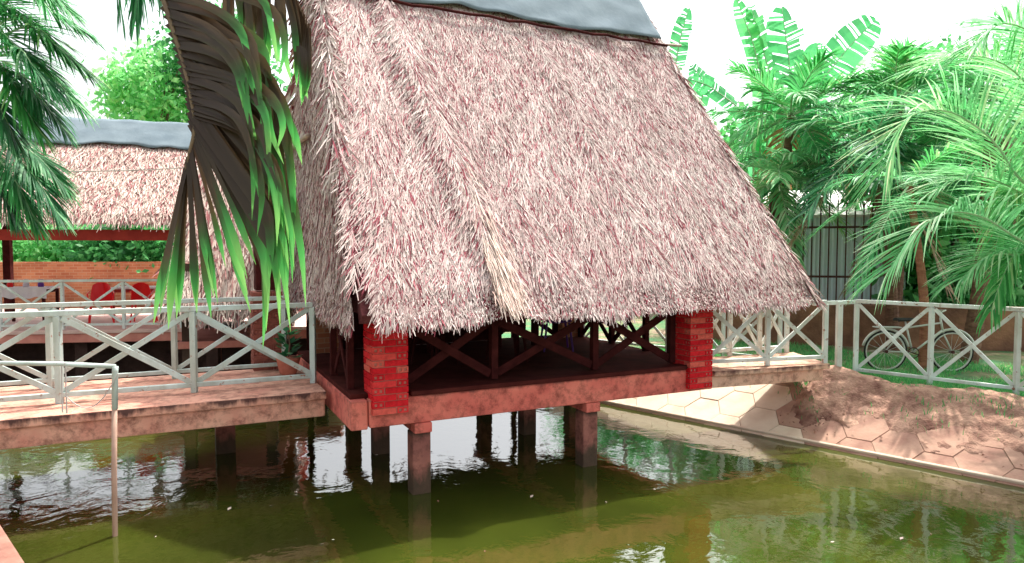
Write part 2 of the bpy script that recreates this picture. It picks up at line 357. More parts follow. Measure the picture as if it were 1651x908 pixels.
# soil washed over the upper bank to the right of the deck
def sheet(fn, nu, nv):
    m_ = MB(); m_.add([fn(i / nu, j / nv) for j in range(nv + 1) for i in range(nu + 1)], [(j * (nu + 1) + i, j * (nu + 1) + i + 1, (j + 1) * (nu + 1) + i + 1, (j + 1) * (nu + 1) + i) for j in range(nv) for i in range(nu)]); return m_
from mathutils import noise as mn
def soil(a, b_):
    e_ = .75 + a * 8; s_ = -.15 + b_ * 1.5
    lim = 1.0 + .22 * mn.noise(Vector((e_ * .9, 3, 1))) + .16 * mn.noise(Vector((e_ * 3.1, 7, 1))) - .12 * a
    hgt = .07 * (1 - max(0, (s_ + .2)) / lim) + .05 * mn.fractal(Vector((e_ * 3, s_ * 3, 0)), 1, 2, 5) + .12 * math.exp(-((e_ - 1.15) / .5) ** 2 - ((s_ - .1) / .5) ** 2)
    if s_ > lim: hgt = -.06
    if s_ < 0: return BK(e_, 0, 0) + Vector((.7071, .7071, 0)) * (-s_) + Vector((0, 0, max(hgt, .012)))
    if a < .03: hgt = min(hgt, -.03 + a * 3)
    return BK(e_, s_, hgt + .035)
sh = sheet(soil, 220, 52); o = sh.build('soil_drift', 'soil', bank, smooth=True); o['kind'] = 'stuff'
# clods and stones on the soil
cl = MB()
for _ in range(420):
    e_ = rnd.uniform(.8, 8); s_ = rnd.uniform(-.1, .75) if rnd.random() < .7 else rnd.uniform(.6, 1.2)
    if rnd.random() < .5: e_ = rnd.gauss(1.2, .3)
    c = BK(e_, s_, .06); r0 = rnd.uniform(.008, .03)
    vs = [c + Vector((rnd.uniform(-1, 1), rnd.uniform(-1, 1), rnd.uniform(-1, 1))).normalized() * r0 * rnd.uniform(.6, 1.2) for _ in range(4)]
    cl.add(vs, [(0, 1, 2), (0, 2, 3), (0, 3, 1), (1, 3, 2)])
o = cl.build('clods', 'soil', bank); o['kind'] = 'stuff'

# ---------------------------------------------------------------- thatch generator
def straws(P, D, Nn, L, w, lift0, lift1, jit=.28):
    # P roots (n,3), D downslope unit (n,3), Nn normals (n,3); returns verts, quads of bent tapered blades
    n_ = len(P); D = D / np.linalg.norm(D, axis=1, keepdims=True)
    side = np.cross(Nn, D); side /= np.linalg.norm(side, axis=1, keepdims=True)
    D = D + side * rng.normal(0, jit, (n_, 1)); D /= np.linalg.norm(D, axis=1, keepdims=True)
    side = np.cross(Nn, D); tw = rng.normal(0, .5, (n_, 1)); side = side * np.cos(tw) + Nn * np.sin(tw)
    h0 = rng.uniform(*lift0, (n_, 1)); h1 = rng.uniform(*lift1, (n_, 1)); L = L.reshape(-1, 1); w = w.reshape(-1, 1)
    p0 = P + Nn * h0; p1 = P + D * L * .55 + Nn * (h0 * .4 + h1 * .6); p2 = P + D * L + Nn * h1 - np.array([0, 0, 1]) * L * .05
    V = np.stack([p0 - side * w * .35, p0 + side * w * .35, p1 - side * w * .5, p1 + side * w * .5, p2 - side * w * .22, p2 + side * w * .22], 1).reshape(-1, 3)
    b_ = (np.arange(n_) * 6)[:, None]; F = np.concatenate([b_ + np.array([[0, 1, 3, 2]]), b_ + np.array([[2, 3, 5, 4]])], 0)
    return V, F
def roof_face(A, B, Pa, Pb, count, fan=None, L=(.11, .26), w=(.0065, .0165), hang=.1, eavefn=None, gap=None, jit=.28, lift1=(.015, .08), hf=None):
    # A,B eave ends, Pa,Pb the ends of the upper edge above them
    A, B, Pa, Pb = [np.array(q, float) for q in (A, B, Pa, Pb)]
    nrm = np.cross(B - A, (Pa + Pb) / 2 - (A + B) / 2); nrm /= np.linalg.norm(nrm)
    if nrm[2] < 0: nrm = -nrm
    wa, wp = np.linalg.norm(B - A), np.linalg.norm(Pb - Pa)
    t = rng.uniform(-.015, 1, count * 2); a = rng.uniform(0, 1, count * 2)
    keep = rng.uniform(0, 1, count * 2) < (wa + (wp - wa) * t) / max(wa, wp); t, a = t[keep][:count], a[keep][:count]
    lo = A + (B - A) * a[:, None]; hi = Pa + (Pb - Pa) * a[:, None]
    P = lo + (hi - lo) * t[:, None]; D = lo - hi
    if hf is not None: P = P + nrm * hf(a, np.clip(t, 0, 1))[:, None]
    if fan is not None: D = D / np.linalg.norm(D, axis=1, keepdims=True) + ((B - A) / wa)[None] * fan(a, t)[:, None]
    LL = rng.uniform(*L, len(t)); ww = rng.uniform(*w, len(t))
    low = t < .03; LL[low] *= rng.uniform(.5, 1.15, low.sum())
    if eavefn is not None:
        sc = eavefn(a); LL = np.where(t < .05, LL * sc, LL)
    if gap is not None:
        k = ~gap(a, t); P, D, LL, ww, t, a = P[k], D[k], LL[k], ww[k], t[k], a[k]
    D = D / np.linalg.norm(D, axis=1, keepdims=True)
    D[:, 2] -= np.where(t < .06, .35, 0)
    return straws(P, D, np.repeat(nrm[None], len(P), 0), LL, ww, (.0, .05), lift1, jit)
def joined(parts):
    V = []; F = []; k = 0
    for v, f in parts: V.append(v); F.append(f + k); k += len(v)
    return np.concatenate(V), np.concatenate(F)
def slab(pts, th):
    # thick sheet below a planar polygon
    pts = [Vector(p) for p in pts]; nn_ = (pts[1] - pts[0]).cross(pts[2] - pts[0]).normalized()
    if nn_.z < 0: nn_ = -nn_
    m_ = MB(); k = len(pts); m_.add(pts + [p - nn_ * th for p in pts], [tuple(range(k)), tuple(range(2 * k - 1, k - 1, -1))] + [(i, k + i, k + (i + 1) % k, (i + 1) % k) for i in range(k)]); return m_

# ---------------------------------------------------------------- main hut
hut = empty('thatched_hut', C0, TH, 'large thatched hut on concrete stilts over the pond', 'hut')
EV, RZ, RV = .87, 6.25, 3.45                     # eave height, ridge height, ridge depth
A_, B_, Rr, Pl, Pr = (-.28, -.5, EV), (-.28, 4.55, EV), (5.92, -.5, EV), (.12, RV, RZ), (5.58, RV, RZ)
Bk, Rb = (-.28, 6.1, 1.25), (5.92, 6.1, 1.25)
fanf = lambda a, t: -.34 * np.exp(-a * 6.2 / 1.3) + .05 * np.sin(a * 23 + 3 * t)
eavef = lambda a: .42 + .2 * np.exp(-((a - .06) / .07) ** 2) + .2 * np.sin(a * 17) + .15 * np.sin(a * 41 + 1)
swell = lambda a, t: .09 * np.exp(-((a - .272 + .17 * t) / .03) ** 2) + .05 * np.exp(-((a - .06 + .03 * t) / .05) ** 2) + .010 * np.sin(a * 31 + 4 * np.sin(t * 9)) + .010 * np.sin(t * 23 + 3 * np.sin(a * 17)) + .035 * np.exp(-((a - .62 + .1 * t) / .02) ** 2)
gapf = lambda a, t: (np.abs(a - .012 - .02 * t) < .014 * (1 - t / .3)) & (t < .28)
V1, F1 = roof_face(A_, Rr, Pl, Pr, 235000, fanf, eavefn=eavef, gap=gapf, hf=swell, jit=.33, lift1=(.01, .055))
V2, F2 = roof_face(A_, B_, Pl, (.12, RV + .15, RZ), 60000, lambda a, t: .12 * np.sin(a * 9), L=(.14, .30), lift1=(.015, .08),
                   gap=lambda a, t: (a < .022) & (t < .3), eavefn=lambda a: .5 + .1 * np.sin(a * 30))
V3, F3 = roof_face(Bk, Rb, Pl, Pr, 7000, L=(.4, .8), w=(.04, .08))
# rake edge on the right: straws that stick out past the end
nr = 1500; tt = rng.uniform(0, 1, nr); Pq = np.array(Rr) + (np.array(Pr) - np.array(Rr)) * tt[:, None] + np.array([.0, 0, 0])
V4, F4 = straws(Pq + rng.normal(0, .02, (nr, 3)), np.tile((np.array(Rr) - np.array(Pr)) / 6.7 + np.array([.22, 0, 0]), (nr, 1)), np.tile(np.array([.25, -.8, .55]), (nr, 1)), rng.uniform(.15, .3, nr), rng.uniform(.01, .024, nr), (0, .04), (0, .07))
# hip corner straws between the front and the left face
nr = 2600; tt = rng.uniform(.05, 1, nr) ** 1.0; Pq = np.array(A_) + (np.array(Pl) - np.array(A_)) * tt[:, None]
dh = (np.array(A_) - np.array(Pl)); dh = dh / np.linalg.norm(dh)
V5, F5 = straws(Pq + rng.normal(0, .03, (nr, 3)), np.tile(dh, (nr, 1)) + rng.normal(0, .12, (nr, 3)) + np.array([0, .12, 0]), np.tile(np.array([-.75, -.5, .45]), (nr, 1)), rng.uniform(.25, .5, nr), rng.uniform(.012, .026, nr), (0, .05), (.02, .10))
keep = (tt > .30) | (tt < .0); idx = np.where(keep)[0]
V5 = V5.reshape(nr, 6, 3)[idx].reshape(-1, 3); b_ = (np.arange(len(idx)) * 6)[:, None]; F5 = np.concatenate([b_ + np.array([[0, 1, 3, 2]]), b_ + np.array([[2, 3, 5, 4]])], 0)
o = link('thatch', npmesh('thatch', *joined([(V1, F1), (V2, F2), (V3, F3), (V4, F4), (V5, F5)])), 'thatch', hut); o['kind'] = 'stuff'
# fresh pale bundle on the front slope
def on_front(a, t, h_=0):
    lo = Vector(A_).lerp(Vector(Rr), a); hi = Vector(Pl).lerp(Vector(Pr), a); nrm = (Vector(Rr) - Vector(A_)).cross(Vector(Pl) - Vector(A_)).normalized()
    return lo.lerp(hi, t) + nrm * h_
k_ = 480; aa = rng.normal(.262, .012, k_); t2 = np.clip(rng.exponential(.05, k_) + .02, .02, .3)
aa = aa - t2 * .05
P6 = np.array([on_front(x, y) for x, y in zip(aa, t2)]); nrm = np.array((Vector(Rr) - Vector(A_)).cross(Vector(Pl) - Vector(A_)).normalized())
D6 = np.tile((np.array(A_) - np.array([A_[0], RV, RZ])) / 6.7, (k_, 1)) + np.array([.03, 0, 0])
o = link('thatch_bundle', npmesh('thatch_bundle', *straws(P6, D6, np.tile(nrm, (k_, 1)), rng.uniform(.2, .36, k_), rng.uniform(.008, .017, k_), (.10, .14), (.12, .17), .10)), 'thatch_pale', hut)
o['kind'] = 'stuff'; o['label'] = 'pale fresh straw bundle near the front eave'
def lower(p, f_=.03): return tuple(np.array(p) + (np.array(p) * 0))
inn = lambda p, du=0, dv=0, dz=0: (p[0] + du, p[1] + dv, p[2] + dz)
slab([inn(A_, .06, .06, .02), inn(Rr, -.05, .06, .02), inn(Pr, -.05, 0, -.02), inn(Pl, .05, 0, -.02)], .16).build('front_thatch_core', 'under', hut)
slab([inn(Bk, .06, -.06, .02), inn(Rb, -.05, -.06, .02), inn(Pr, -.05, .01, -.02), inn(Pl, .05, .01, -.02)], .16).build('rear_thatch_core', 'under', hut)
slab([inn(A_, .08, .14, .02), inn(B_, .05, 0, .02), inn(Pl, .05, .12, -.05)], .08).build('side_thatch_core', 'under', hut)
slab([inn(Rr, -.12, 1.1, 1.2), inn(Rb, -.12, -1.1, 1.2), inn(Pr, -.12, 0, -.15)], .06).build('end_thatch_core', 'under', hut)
# tarpaulin over the ridge
def tarp_fn(a, b_):
    u = Pl[0] - .12 + a * (Pr[0] - Pl[0] + .16); q = (b_ - .5) * 2
    reach = (1.58 + .05 * math.sin(u * 2.1) + .06 * mn.noise(Vector((u * 2.3, q, 0)))) * (1 if q < 0 else 1)
    s_ = abs(q) * reach; sl_ = math.atan2(RZ - EV, RV + .5)
    dz = -s_ * math.sin(sl_); dv = (1 if q > 0 else -1) * s_ * math.cos(sl_)
    crease = .018 * mn.noise(Vector((u * 2, s_ * 3, 4))) + .018 * math.sin(u * 7 + s_ * 9) * abs(q) ** 3
    nz = math.cos(sl_); nv = (1 if q > 0 else -1) * math.sin(sl_)
    off = .13 + crease
    if abs(q) < .08: off = .14 + crease
    return (u, RV + dv + nv * off * min(1, abs(q) * 6), RZ + dz + nz * off + .05 * (1 - min(1, abs(q) * 8)))
o = sheet(tarp_fn, 90, 34).build('ridge_tarpaulin', 'tarp', hut, smooth=True); sm = o.modifiers.new('solid', 'SOLIDIFY'); sm.thickness = .012
tb = MB(); tb.tube([on_front(x, 0.745 + .004 * math.sin(x * 50), .13) for x in np.linspace(0, 1, 20)], .022); tb.build('tarpaulin_pole', 'wood', hut, smooth=True)
MB().tube([(5.3, RV - 1.0, RZ - 1.28), (6.05, RV - 1.0, RZ - 1.22)], .025).build('ridge_pole', 'bamboo', hut, smooth=True)
# poles that stick out of the left side
for zz, v0, v1, uu, dz in ((3.05, 2.4, 6.4, -.22, .0), (2.02, 2.9, 7.2, -.36, .0), (1.0, .3, 4.9, -.12, 0)):
    MB().tube([(uu, v0, zz), (uu - .01, (v0 + v1) / 2, zz + .02), (uu, v1, zz + dz)], .035).build('purlin', 'bamboo', hut, smooth=True)
# platform
FW, FD = 4.62, 3.6
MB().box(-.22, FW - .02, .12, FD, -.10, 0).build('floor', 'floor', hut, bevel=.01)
MB().box(-.05, FW, -.02, .12, -.345, -.045).build('front_beam', 'hutbeam', hut, bevel=.015)
MB().box(.40, FW - .36, -.05, .14, -.042, .012).build('floor_kerb', 'floor', hut, bevel=.012)
MB().box(-.24, -.06, .0, FD, -.36, -.05).build('side_beam', 'hutbeam', hut, bevel=.015)
MB().box(FW - .2, FW - .02, .122, FD, -.34, -.102).build('end_beam', 'hutbeam', hut, bevel=.015)
for u in (.54, 2.72): MB().box(u - .1, u + .1, -.035, FD - .05, -.46, -.348).build('cross_beam', 'hutbeam', hut, bevel=.012)
for v in (.13, 1.75, 3.3):
    for u in (.54, 2.72, 4.4):
        if u == 4.4 and v < 3: continue
        MB().box(u - .105, u + .105, v - .10, v + .10, -2.15, -.462 if u < 4 else -.342).build('stilt', 'stilt', hut, bevel=.015)
# brick pillars
def brick_mesh():
    m_ = MB(); L_, W2, H2 = .25, .06, .031
    ys = [-W2, -.043, -.012, .012, .043, W2]; zs = [-H2, -.016, .016, H2]
    m_.add([(L_, -W2, -H2), (L_, W2, -H2), (L_, W2, H2), (L_, -W2, H2), (0, -W2, -H2), (0, W2, -H2), (0, W2, H2), (0, -W2, H2)],
           [(0, 1, 2, 3), (4, 0, 3, 7), (1, 5, 6, 2), (3, 2, 6, 7), (4, 5, 1, 0)])
    for i in range(5):
        for j in range(3):
            q = [(0, ys[i], zs[j]), (0, ys[i], zs[j + 1]), (0, ys[i + 1], zs[j + 1]), (0, ys[i + 1], zs[j])]
            if j == 1 and i in (1, 3):
                d = [(x + .04, y, z) for x, y, z in q]
                m_.add(q + d, [(4, 5, 6, 7), (0, 1, 5, 4), (1, 2, 6, 5), (2, 3, 7, 6), (3, 0, 4, 7)])
            else: m_.add(q, [(0, 1, 2, 3)])
    me = m_.mesh('brick'); me.materials.append(M['brick']); return me
BRICK = brick_mesh()
def pillar(parent, x, y, z0, courses, mesh=None, name='brick_pillar', core_top=None):
    SZ = .38; ct = core_top or z0 + courses * .072
    core = MB().box(x + .012, x + SZ - .012, y + .012, y + SZ - .012, z0, ct).build(name, 'mortar', parent)
    for c in range(courses):
        z = z0 + .036 + c * .072
        # exposed end x,y,rotation: four bricks laid as a pinwheel
        spots = [((0, .06), 0), ((.32, 0), 90), ((.38, .32), 180), ((.06, .38), 270)]
        if c % 2: spots = [((.06, 0), 90), ((.38, .06), 180), ((.32, .38), 270), ((0, .32), 0)]
        for (bx, by), rz in spots:
            o = link('brick', mesh or BRICK, None, core); j = .0025
            o.location = (x + bx + rnd.uniform(-j, j), y + by + rnd.uniform(-j, j), z + rnd.uniform(-.002, .002)); o.rotation_euler = (0, 0, R(rz + rnd.uniform(-1, 1)))
    return core
pillar(hut, -.03, -.10, -.20, 17, core_top=1.2)
pillar(hut, FW - .46, -.10, -.30, 17, core_top=1.2)
for x, y in ((-.03, 3.2), (FW - .46, 3.2)):
    MB().box(x, x + .36, y, y + .36, .0, 2.2).build('rear_pillar', 'brickwall', hut)
# wooden X balustrade
def xrail(parent, pts, z0, z1, m, w=.07, bw=.06, names=('rail_post', 'top_rail', 'bottom_rail', 'brace'), posts=True, bottom=.06, ext=0):
    pts = [Vector(p) for p in pts]
    if posts:
        for i, p in enumerate(pts): MB().box(p.x - w / 2, p.x + w / 2, p.y - w / 2, p.y + w / 2, z0, z1 - .03).build(names[0], m, parent, bevel=.006)
    MB().beam(pts[0] + Vector((0, 0, z1)), pts[-1] + Vector((0, 0, z1)), w * 1.05, w * .9).build(names[1], m, parent, bevel=.006)
    zb = z0 + bottom + .03
    if bottom: MB().beam(pts[0] + Vector((0, 0, zb)), pts[-1] + Vector((0, 0, zb)), w * .85, w * .8).build(names[2], m, parent, bevel=.006)
    for a, b in zip(pts, pts[1:]):
        d = (b - a).normalized(); sd = Vector((-d.y, d.x, 0)) * .012
        lo_, hi_ = zb + .035, z1 - .05
        for sgn, (p, q) in ((1, (lo_, hi_)), (-1, (hi_, lo_))):
            MB().beam(a + d * w * .6 + Vector((0, 0, p)) + sd * sgn, b - d * w * .6 + Vector((0, 0, q)) + sd * sgn, .022, bw).build(names[3], m, parent, bevel=.004)
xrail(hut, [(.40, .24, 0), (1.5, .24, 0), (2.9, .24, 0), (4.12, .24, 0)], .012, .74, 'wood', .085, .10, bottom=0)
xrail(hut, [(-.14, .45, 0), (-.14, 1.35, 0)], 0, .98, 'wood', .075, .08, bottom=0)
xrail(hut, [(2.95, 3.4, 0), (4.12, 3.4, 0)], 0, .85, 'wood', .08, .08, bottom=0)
ADDED_BOARD = MB().box(0, .172, 0, .025, 0, 2.4).mesh('added_board'); ADDED_BOARD.materials.append(M['wood'])  # board wall added at the back to darken the hut interior
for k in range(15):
    o = link('added_board', ADDED_BOARD, None, hut); o.location = (.37 + k * .172, 3.42 + rnd.uniform(0, .006), .01); o.rotation_euler = (0, 0, rnd.uniform(-.01, .01)); o.scale = (.985, 1, rnd.uniform(.98, 1.02))
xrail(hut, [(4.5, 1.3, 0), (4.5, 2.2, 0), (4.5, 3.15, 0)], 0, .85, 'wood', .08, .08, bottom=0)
for u, v, zb in ((1.2, 2.6, 0), (3.3, 2.6, 0), (.3, 5.6, -2.1), (4.4, 5.6, -2.1)): MB().box(u - .05, u + .05, v - .05, v + .05, zb, 3.2 if v < 5 else 1.6).build('roof_post', 'wood', hut, bevel=.008)

# furniture
def chair(name, label, m, loc, rz, group=None):
    c = empty(name, loc, rz, label, 'chair', group)
    sheet(lambda a, b_: (-.2 + .4 * a, -.2 + .4 * b_, .43 + .02 * ((a - .5) ** 2 + (b_ - .5) ** 2) * 4), 6, 6).build('seat', m, c).modifiers.new('s', 'SOLIDIFY').thickness = .02
    def bk(a, b_):
        w_ = .2 - .05 * b_ ** 2
        return (-w_ + 2 * w_ * a, .2 + .08 * b_ - .05 * math.sin(math.pi * a), .45 + .40 * b_ - .06 * (2 * a - 1) ** 2 * b_)
    sheet(bk, 8, 6).build('backrest', m, c).modifiers.new('s', 'SOLIDIFY').thickness = .018
    for x in (-1, 1):
        for y in (-1, 1): MB().tube([(x * .17, y * .17, .43), (x * .22, y * .22, 0)], [.02, .014], 6).build('leg', m, c)
        MB().tube([(x * .2, -.17, .43), (x * .23, -.14, .63), (x * .21, .2, .66)], .016, 6).build('armrest', m, c)
    return c
def table(name, label, loc, rz, top_m, leg_m, w=1.0, d=.7, h=.72, cloth=None):
    t_ = empty(name, loc, rz, label, 'table')
    MB().box(-w / 2, w / 2, -d / 2, d / 2, h - .035, h).build('table_top', top_m, t_, bevel=.008)
    for x in (-1, 1):
        for y in (-1, 1): MB().box(x * (w / 2 - .07) - .025, x * (w / 2 - .07) + .025, y * (d / 2 - .07) - .025, y * (d / 2 - .07) + .025, 0, h - .035).build('leg', leg_m, t_)
    MB().box(-w / 2 + .06, w / 2 - .06, -d / 2 + .05, d / 2 - .05, h - .11, h - .037).build('apron', leg_m, t_)
    return t_
chair('plastic_chair', 'purple plastic chair inside the large hut', 'plastic_purple', H(3.35, 2.0, .0), TH + R(160))
table('wooden_table', 'dark wooden table inside the large hut', H(2.1, 2.3, 0), TH, 'wood', 'wood', 1.3, .75)
chair('wooden_chair', 'dark chair behind the near brace of the hut balustrade', 'wood', H(1.25, 1.6, 0), TH + R(200))
chair('dining_chair', 'dark chair at the middle post of the hut balustrade', 'wood', H(2.2, 1.35, 0), TH + R(175))

# ---------------------------------------------------------------- bridges and railings
lbr = empty('concrete_footbridge', H(-2.5, 1.8), TH, 'stained concrete footbridge running from the pond edge to the hut', 'footbridge')
MB().box(-3.4, 2.19, -.88, 1.05, -.195, -.10).build('deck', 'lb', lbr, bevel=.012)
MB().box(-3.4, 2.18, -.84, -.62, -.40, -.197).build('edge_beam', 'lb', lbr, bevel=.012)
MB().box(-3.4, 2.18, .80, 1.02, -.40, -.197).build('edge_beam', 'lb', lbr, bevel=.012)
for x in (-1.9, 1.2): MB().box(x - .12, x + .12, .78, 1.04, -2.1, -.402).build('pier', 'stilt', lbr, bevel=.01)
def railing(name, label, pts, z0, z1, m, group=None, **kw):
    r0 = Vector(pts[0]); rt = empty(name, (r0.x, r0.y, 0), 0, label, 'railing', group)
    xrail(rt, [Vector(p) - Vector((r0.x, r0.y, 0)) for p in pts], z0, z1, m, names=('post', 'top_rail', 'bottom_rail', 'brace'), **kw); return rt
flat = lambda u, v: Vector((H(u, v).x, H(u, v).y, 0))
railing('bridge_railing', 'grey green cross-braced railing on the water side of the concrete footbridge', [flat(-4.3, 1.55), flat(-2.98, 1.52), flat(-1.68, 1.5), flat(-.36, 1.48)], -.1, .86, 'grey_green', w=.065, bw=.06)
railing('bridge_railing', 'grey green cross-braced railing on the far side of the concrete footbridge', [flat(-4.5, 2.54), flat(-3.2, 2.54), flat(-1.88, 2.54), flat(-.55, 2.54)], -.1, .88, 'grey_green', w=.06, bw=.055)
rbr = empty('concrete_landing', H(5.5, .3), TH, 'concrete landing slab between the hut and the grassy bank', 'footbridge')
RBP = [(-.88, -.36), (1.02, -.62), (1.45, .42), (-.88, .72)]
MB().prism(RBP, -.175, -.10).build('deck', 'rb', rbr, bevel=.012)
MB().prism([(-.88, -.30), (.95, -.56), (.98, -.36), (-.88, -.10)], -.34, -.177).build('edge_beam', 'rb', rbr, bevel=.012)
MB().prism([(-.88, .45), (1.2, .2), (1.24, .4), (-.88, .68)], -.34, -.177).build('edge_beam', 'rb', rbr, bevel=.012)
railing('landing_railing', 'white cross-braced railing on the water side of the landing slab', [flat(4.66, .18), flat(5.6, -.03), flat(6.5, -.24)], -.1, .78, 'white', w=.065, bw=.055)
railing('landing_railing', 'white cross-braced railing on the far side of the landing slab', [flat(4.66, .98), flat(5.2, .92), flat(5.75, .86), flat(6.3, .80), flat(6.82, .74)], -.1, .80, 'white', w=.065, bw=.05)
fp = [Vector((5.21, 10.39, 0)) + Vector((.705, -.705, 0)) * i for i in range(5)]
railing('bank_fence', 'white cross-braced fence along the grass in front of the bicycle', fp, GROUND, .75, 'white', w=.06, bw=.05, bottom=.10)
bp_ = [Vector((4.45, 11.4, 0)) + Vector((-.75, .62, 0)) * i for i in range(5)]
railing('bank_fence', 'white cross-braced fence behind the landing slab', bp_, GROUND, .72, 'white', w=.06, bw=.05, bottom=.10)
gp = empty('gate_post', (4.92, 10.33, GROUND), 0, 'lone thick white gate post beside the landing slab', 'post')
MB().box(-.04, .04, -.04, .04, -.05, 1.17).build('shaft', 'white', gp, bevel=.008)
MB().beam((-.42, -.05, 1.14), (.3, .06, 1.16), .05, .06).build('cross_bar', 'white', gp, bevel=.006)

# pipe stand in the water at lower left
ps = empty('pipe_stand', H(-2.42, .24, WATER), 0, 'bent galvanised pipe standing in the pond before the footbridge', 'pipe')
MB().tube([(0, 0, -.9), (.02, 0, .6), (.035, .01, 1.2)], .024, 10).build('lower_pipe', 'pipe', ps, smooth=True)
MB().tube([(.036, .01, 1.2), (.05, .01, 1.55), (.052, .012, 1.60)], .027, 10).build('upper_pipe', 'grey_green', ps, smooth=True)
MB().tube([(.052, .012, 1.60), (-.45, -.02, 1.63), (-1.9, -.1, 1.66)], .022, 10).build('arm', 'grey_green', ps, smooth=True)
MB().tube([(-.42, -.03, 1.64), (-.425, -.03, 1.18)], .006, 6).build('cord', 'cable', ps)
MB().tube([(-.385, -.03, 1.63), (-.385, -.03, 1.17)], .006, 6).build('cord', 'cable', ps)
MB().tube([(-.40 + .5 * i / 10, -.03, 1.34 - .16 * math.sin(math.pi * i / 10) + .2 * (i / 10) ** 2) for i in range(11)], .005, 6).build('cord', 'cable', ps)

# ---------------------------------------------------------------- far pavilion
PA = math.atan2(.8, 5.26); PO = Vector((-9.47, 12.77, 0))
pav = empty('open_pavilion', PO, PA, 'long open pavilion with thatched roof and red eave beam', 'pavilion')
PL = 6.1
MB().box(-4, PL, 0, 5.2, -.07, 0).build('floor', 'pav_floor', pav, bevel=.01)
MB().box(-4, PL, .03, .22, -.24, -.072).build('edge_beam', 'pav_face', pav, bevel=.01)
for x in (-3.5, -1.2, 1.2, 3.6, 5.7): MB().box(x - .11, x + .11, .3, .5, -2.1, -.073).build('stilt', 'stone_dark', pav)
pe, pr_ = 2.15, 4.2
a1, b1, c1, d1 = (-4, -.45, pe), (5.1, -.45, pe - .08), (-4, 2.0, pr_ + .1), (4.6, 2.0, pr_ - .12)
Vp, Fp = roof_face(a1, b1, c1, d1, 52000, L=(.15, .32), w=(.011, .024), lift1=(.015, .08))
Vq, Fq = roof_face((-4, 3.7, pe + .45), (5.1, 3.7, pe + .45), c1, d1, 4000, L=(.3, .45), w=(.05, .09))
o = link('thatch', npmesh('thatch', *joined([(Vp, Fp), (Vq, Fq)])), 'thatch_old', pav); o['kind'] = 'stuff'
slab([inn(a1, 0, .08), inn(b1, 0, .08), d1, c1], .14).build('front_thatch_core', 'under', pav)
slab([inn((-4, 3.7, pe + .45)), (5.1, 3.7, pe + .45), inn(d1, 0, .01), inn(c1, 0, .01)], .14).build('rear_thatch_core', 'under', pav)
def ptarp(a, b_):
    u = -4.05 + a * 8.75; q = (b_ - .5) * 2; sl_ = math.atan2(pr_ - pe, 2.45); s_ = abs(q) * (.98 + .05 * math.sin(u * 3) + .03 * math.sin(u * 9))
    zt = pr_ + .1 - .22 * a; cr = .03 * mn.noise(Vector((u * 2.2, s_ * 4, 0)))
    return (u, 2.0 + (1 if q > 0 else -1) * s_ * math.cos(sl_), zt - s_ * math.sin(sl_) + .14 + cr)
o = sheet(ptarp, 70, 20).build('ridge_tarpaulin', 'tarp', pav, smooth=True); o.modifiers.new('s', 'SOLIDIFY').thickness = .012
MB().tube([(-4, 1.30, pr_ - .52), (4.7, 1.30, pr_ - .72)], .025).build('tarpaulin_pole', 'wood', pav)
MB().box(-4, 4.95, -.30, -.18, pe - .46, pe - .26).build('eave_beam', 'red_wood', pav, bevel=.01)
MB().box(-4, 4.95, 3.45, 3.57, pe + .30, pe + .42).build('eave_beam', 'red_wood', pav, bevel=.01)
for x in (-3.8, -1.7, 4.85):
    for y in (-.32, 3.42): MB().box(x - .08, x + .08, y + .015, y + .16, 0 if y > 0 else -.6, pe - .465 if y < 0 else pe + .3).build('post', 'wood' if x < 1 else 'red_wood', pav, bevel=.008)
pp = [PO + Matrix.Rotation(PA, 3, 'Z') @ Vector((x, .12, 0)) for x in (-1.2, -.1, .98, 2.06, 3.1, 4.15, 5.2)]
railing('pavilion_railing', 'white cross-braced railing along the front edge of the open pavilion', pp, 0, .93, 'white', w=.055, bw=.045)
def PV(x, y, z=0): return PO + Matrix.Rotation(PA, 3, 'Z') @ Vector((x, y, z))
t_ = table('dining_table', 'table with pale cloth at the left of the pavilion', PV(-.35, 1.6), PA, 'cloth', 'wood', 1.0, .7, .74)
sheet(lambda a, b_: (-.53 + 1.06 * a, -.37 - .004 * math.sin(a * 40), .76 - .22 * b_ - .02 * math.sin(a * 21) * b_), 30, 3).build('cloth_skirt', 'cloth', t_)
for k, (dx, mm) in enumerate(((-.28, 'plastic_red'), (.02, 'cloth'), (.3, 'plastic_purple'))):
    cc = MB().tube([(0, 0, 0), (0, 0, .05), (0, 0, .10), (0, 0, .16)], [.05, .06, .045, .05], 12).build('jar', mm, smooth=True)
    cc.location = PV(-.35 + dx, 1.5, .745); tag(cc, ['red', 'white', 'purple'][k] + ' jar standing on the pale cloth table', 'jar')
chair('plastic_chair', 'red plastic chair in the pavilion, the leftmost of the red ones', 'plastic_red', PV(1.3, 1.0), PA + R(20))
chair('plastic_chair', 'red plastic chair in the pavilion, the middle one of the red ones', 'plastic_red', PV(2.0, 1.3), PA + R(190))
chair('plastic_chair', 'red plastic chair in the pavilion, the rightmost of the red ones', 'plastic_red', PV(2.65, 1.0), PA - R(30))
table('serving_table', 'white topped table between the red plastic chairs', PV(1.7, 2.2), PA, 'plastic_white', 'red_wood', 1.2, .7, .70)
bw = MB().box(0, 13, 0, .2, -.5, 1.18).build('brick_wall', 'brickwall', bevel=.01); bw.location = (-17, 17.6, 0); bw.rotation_euler = (0, 0, PA)
tag(bw, 'orange brick boundary wall behind the pavilion', 'wall')
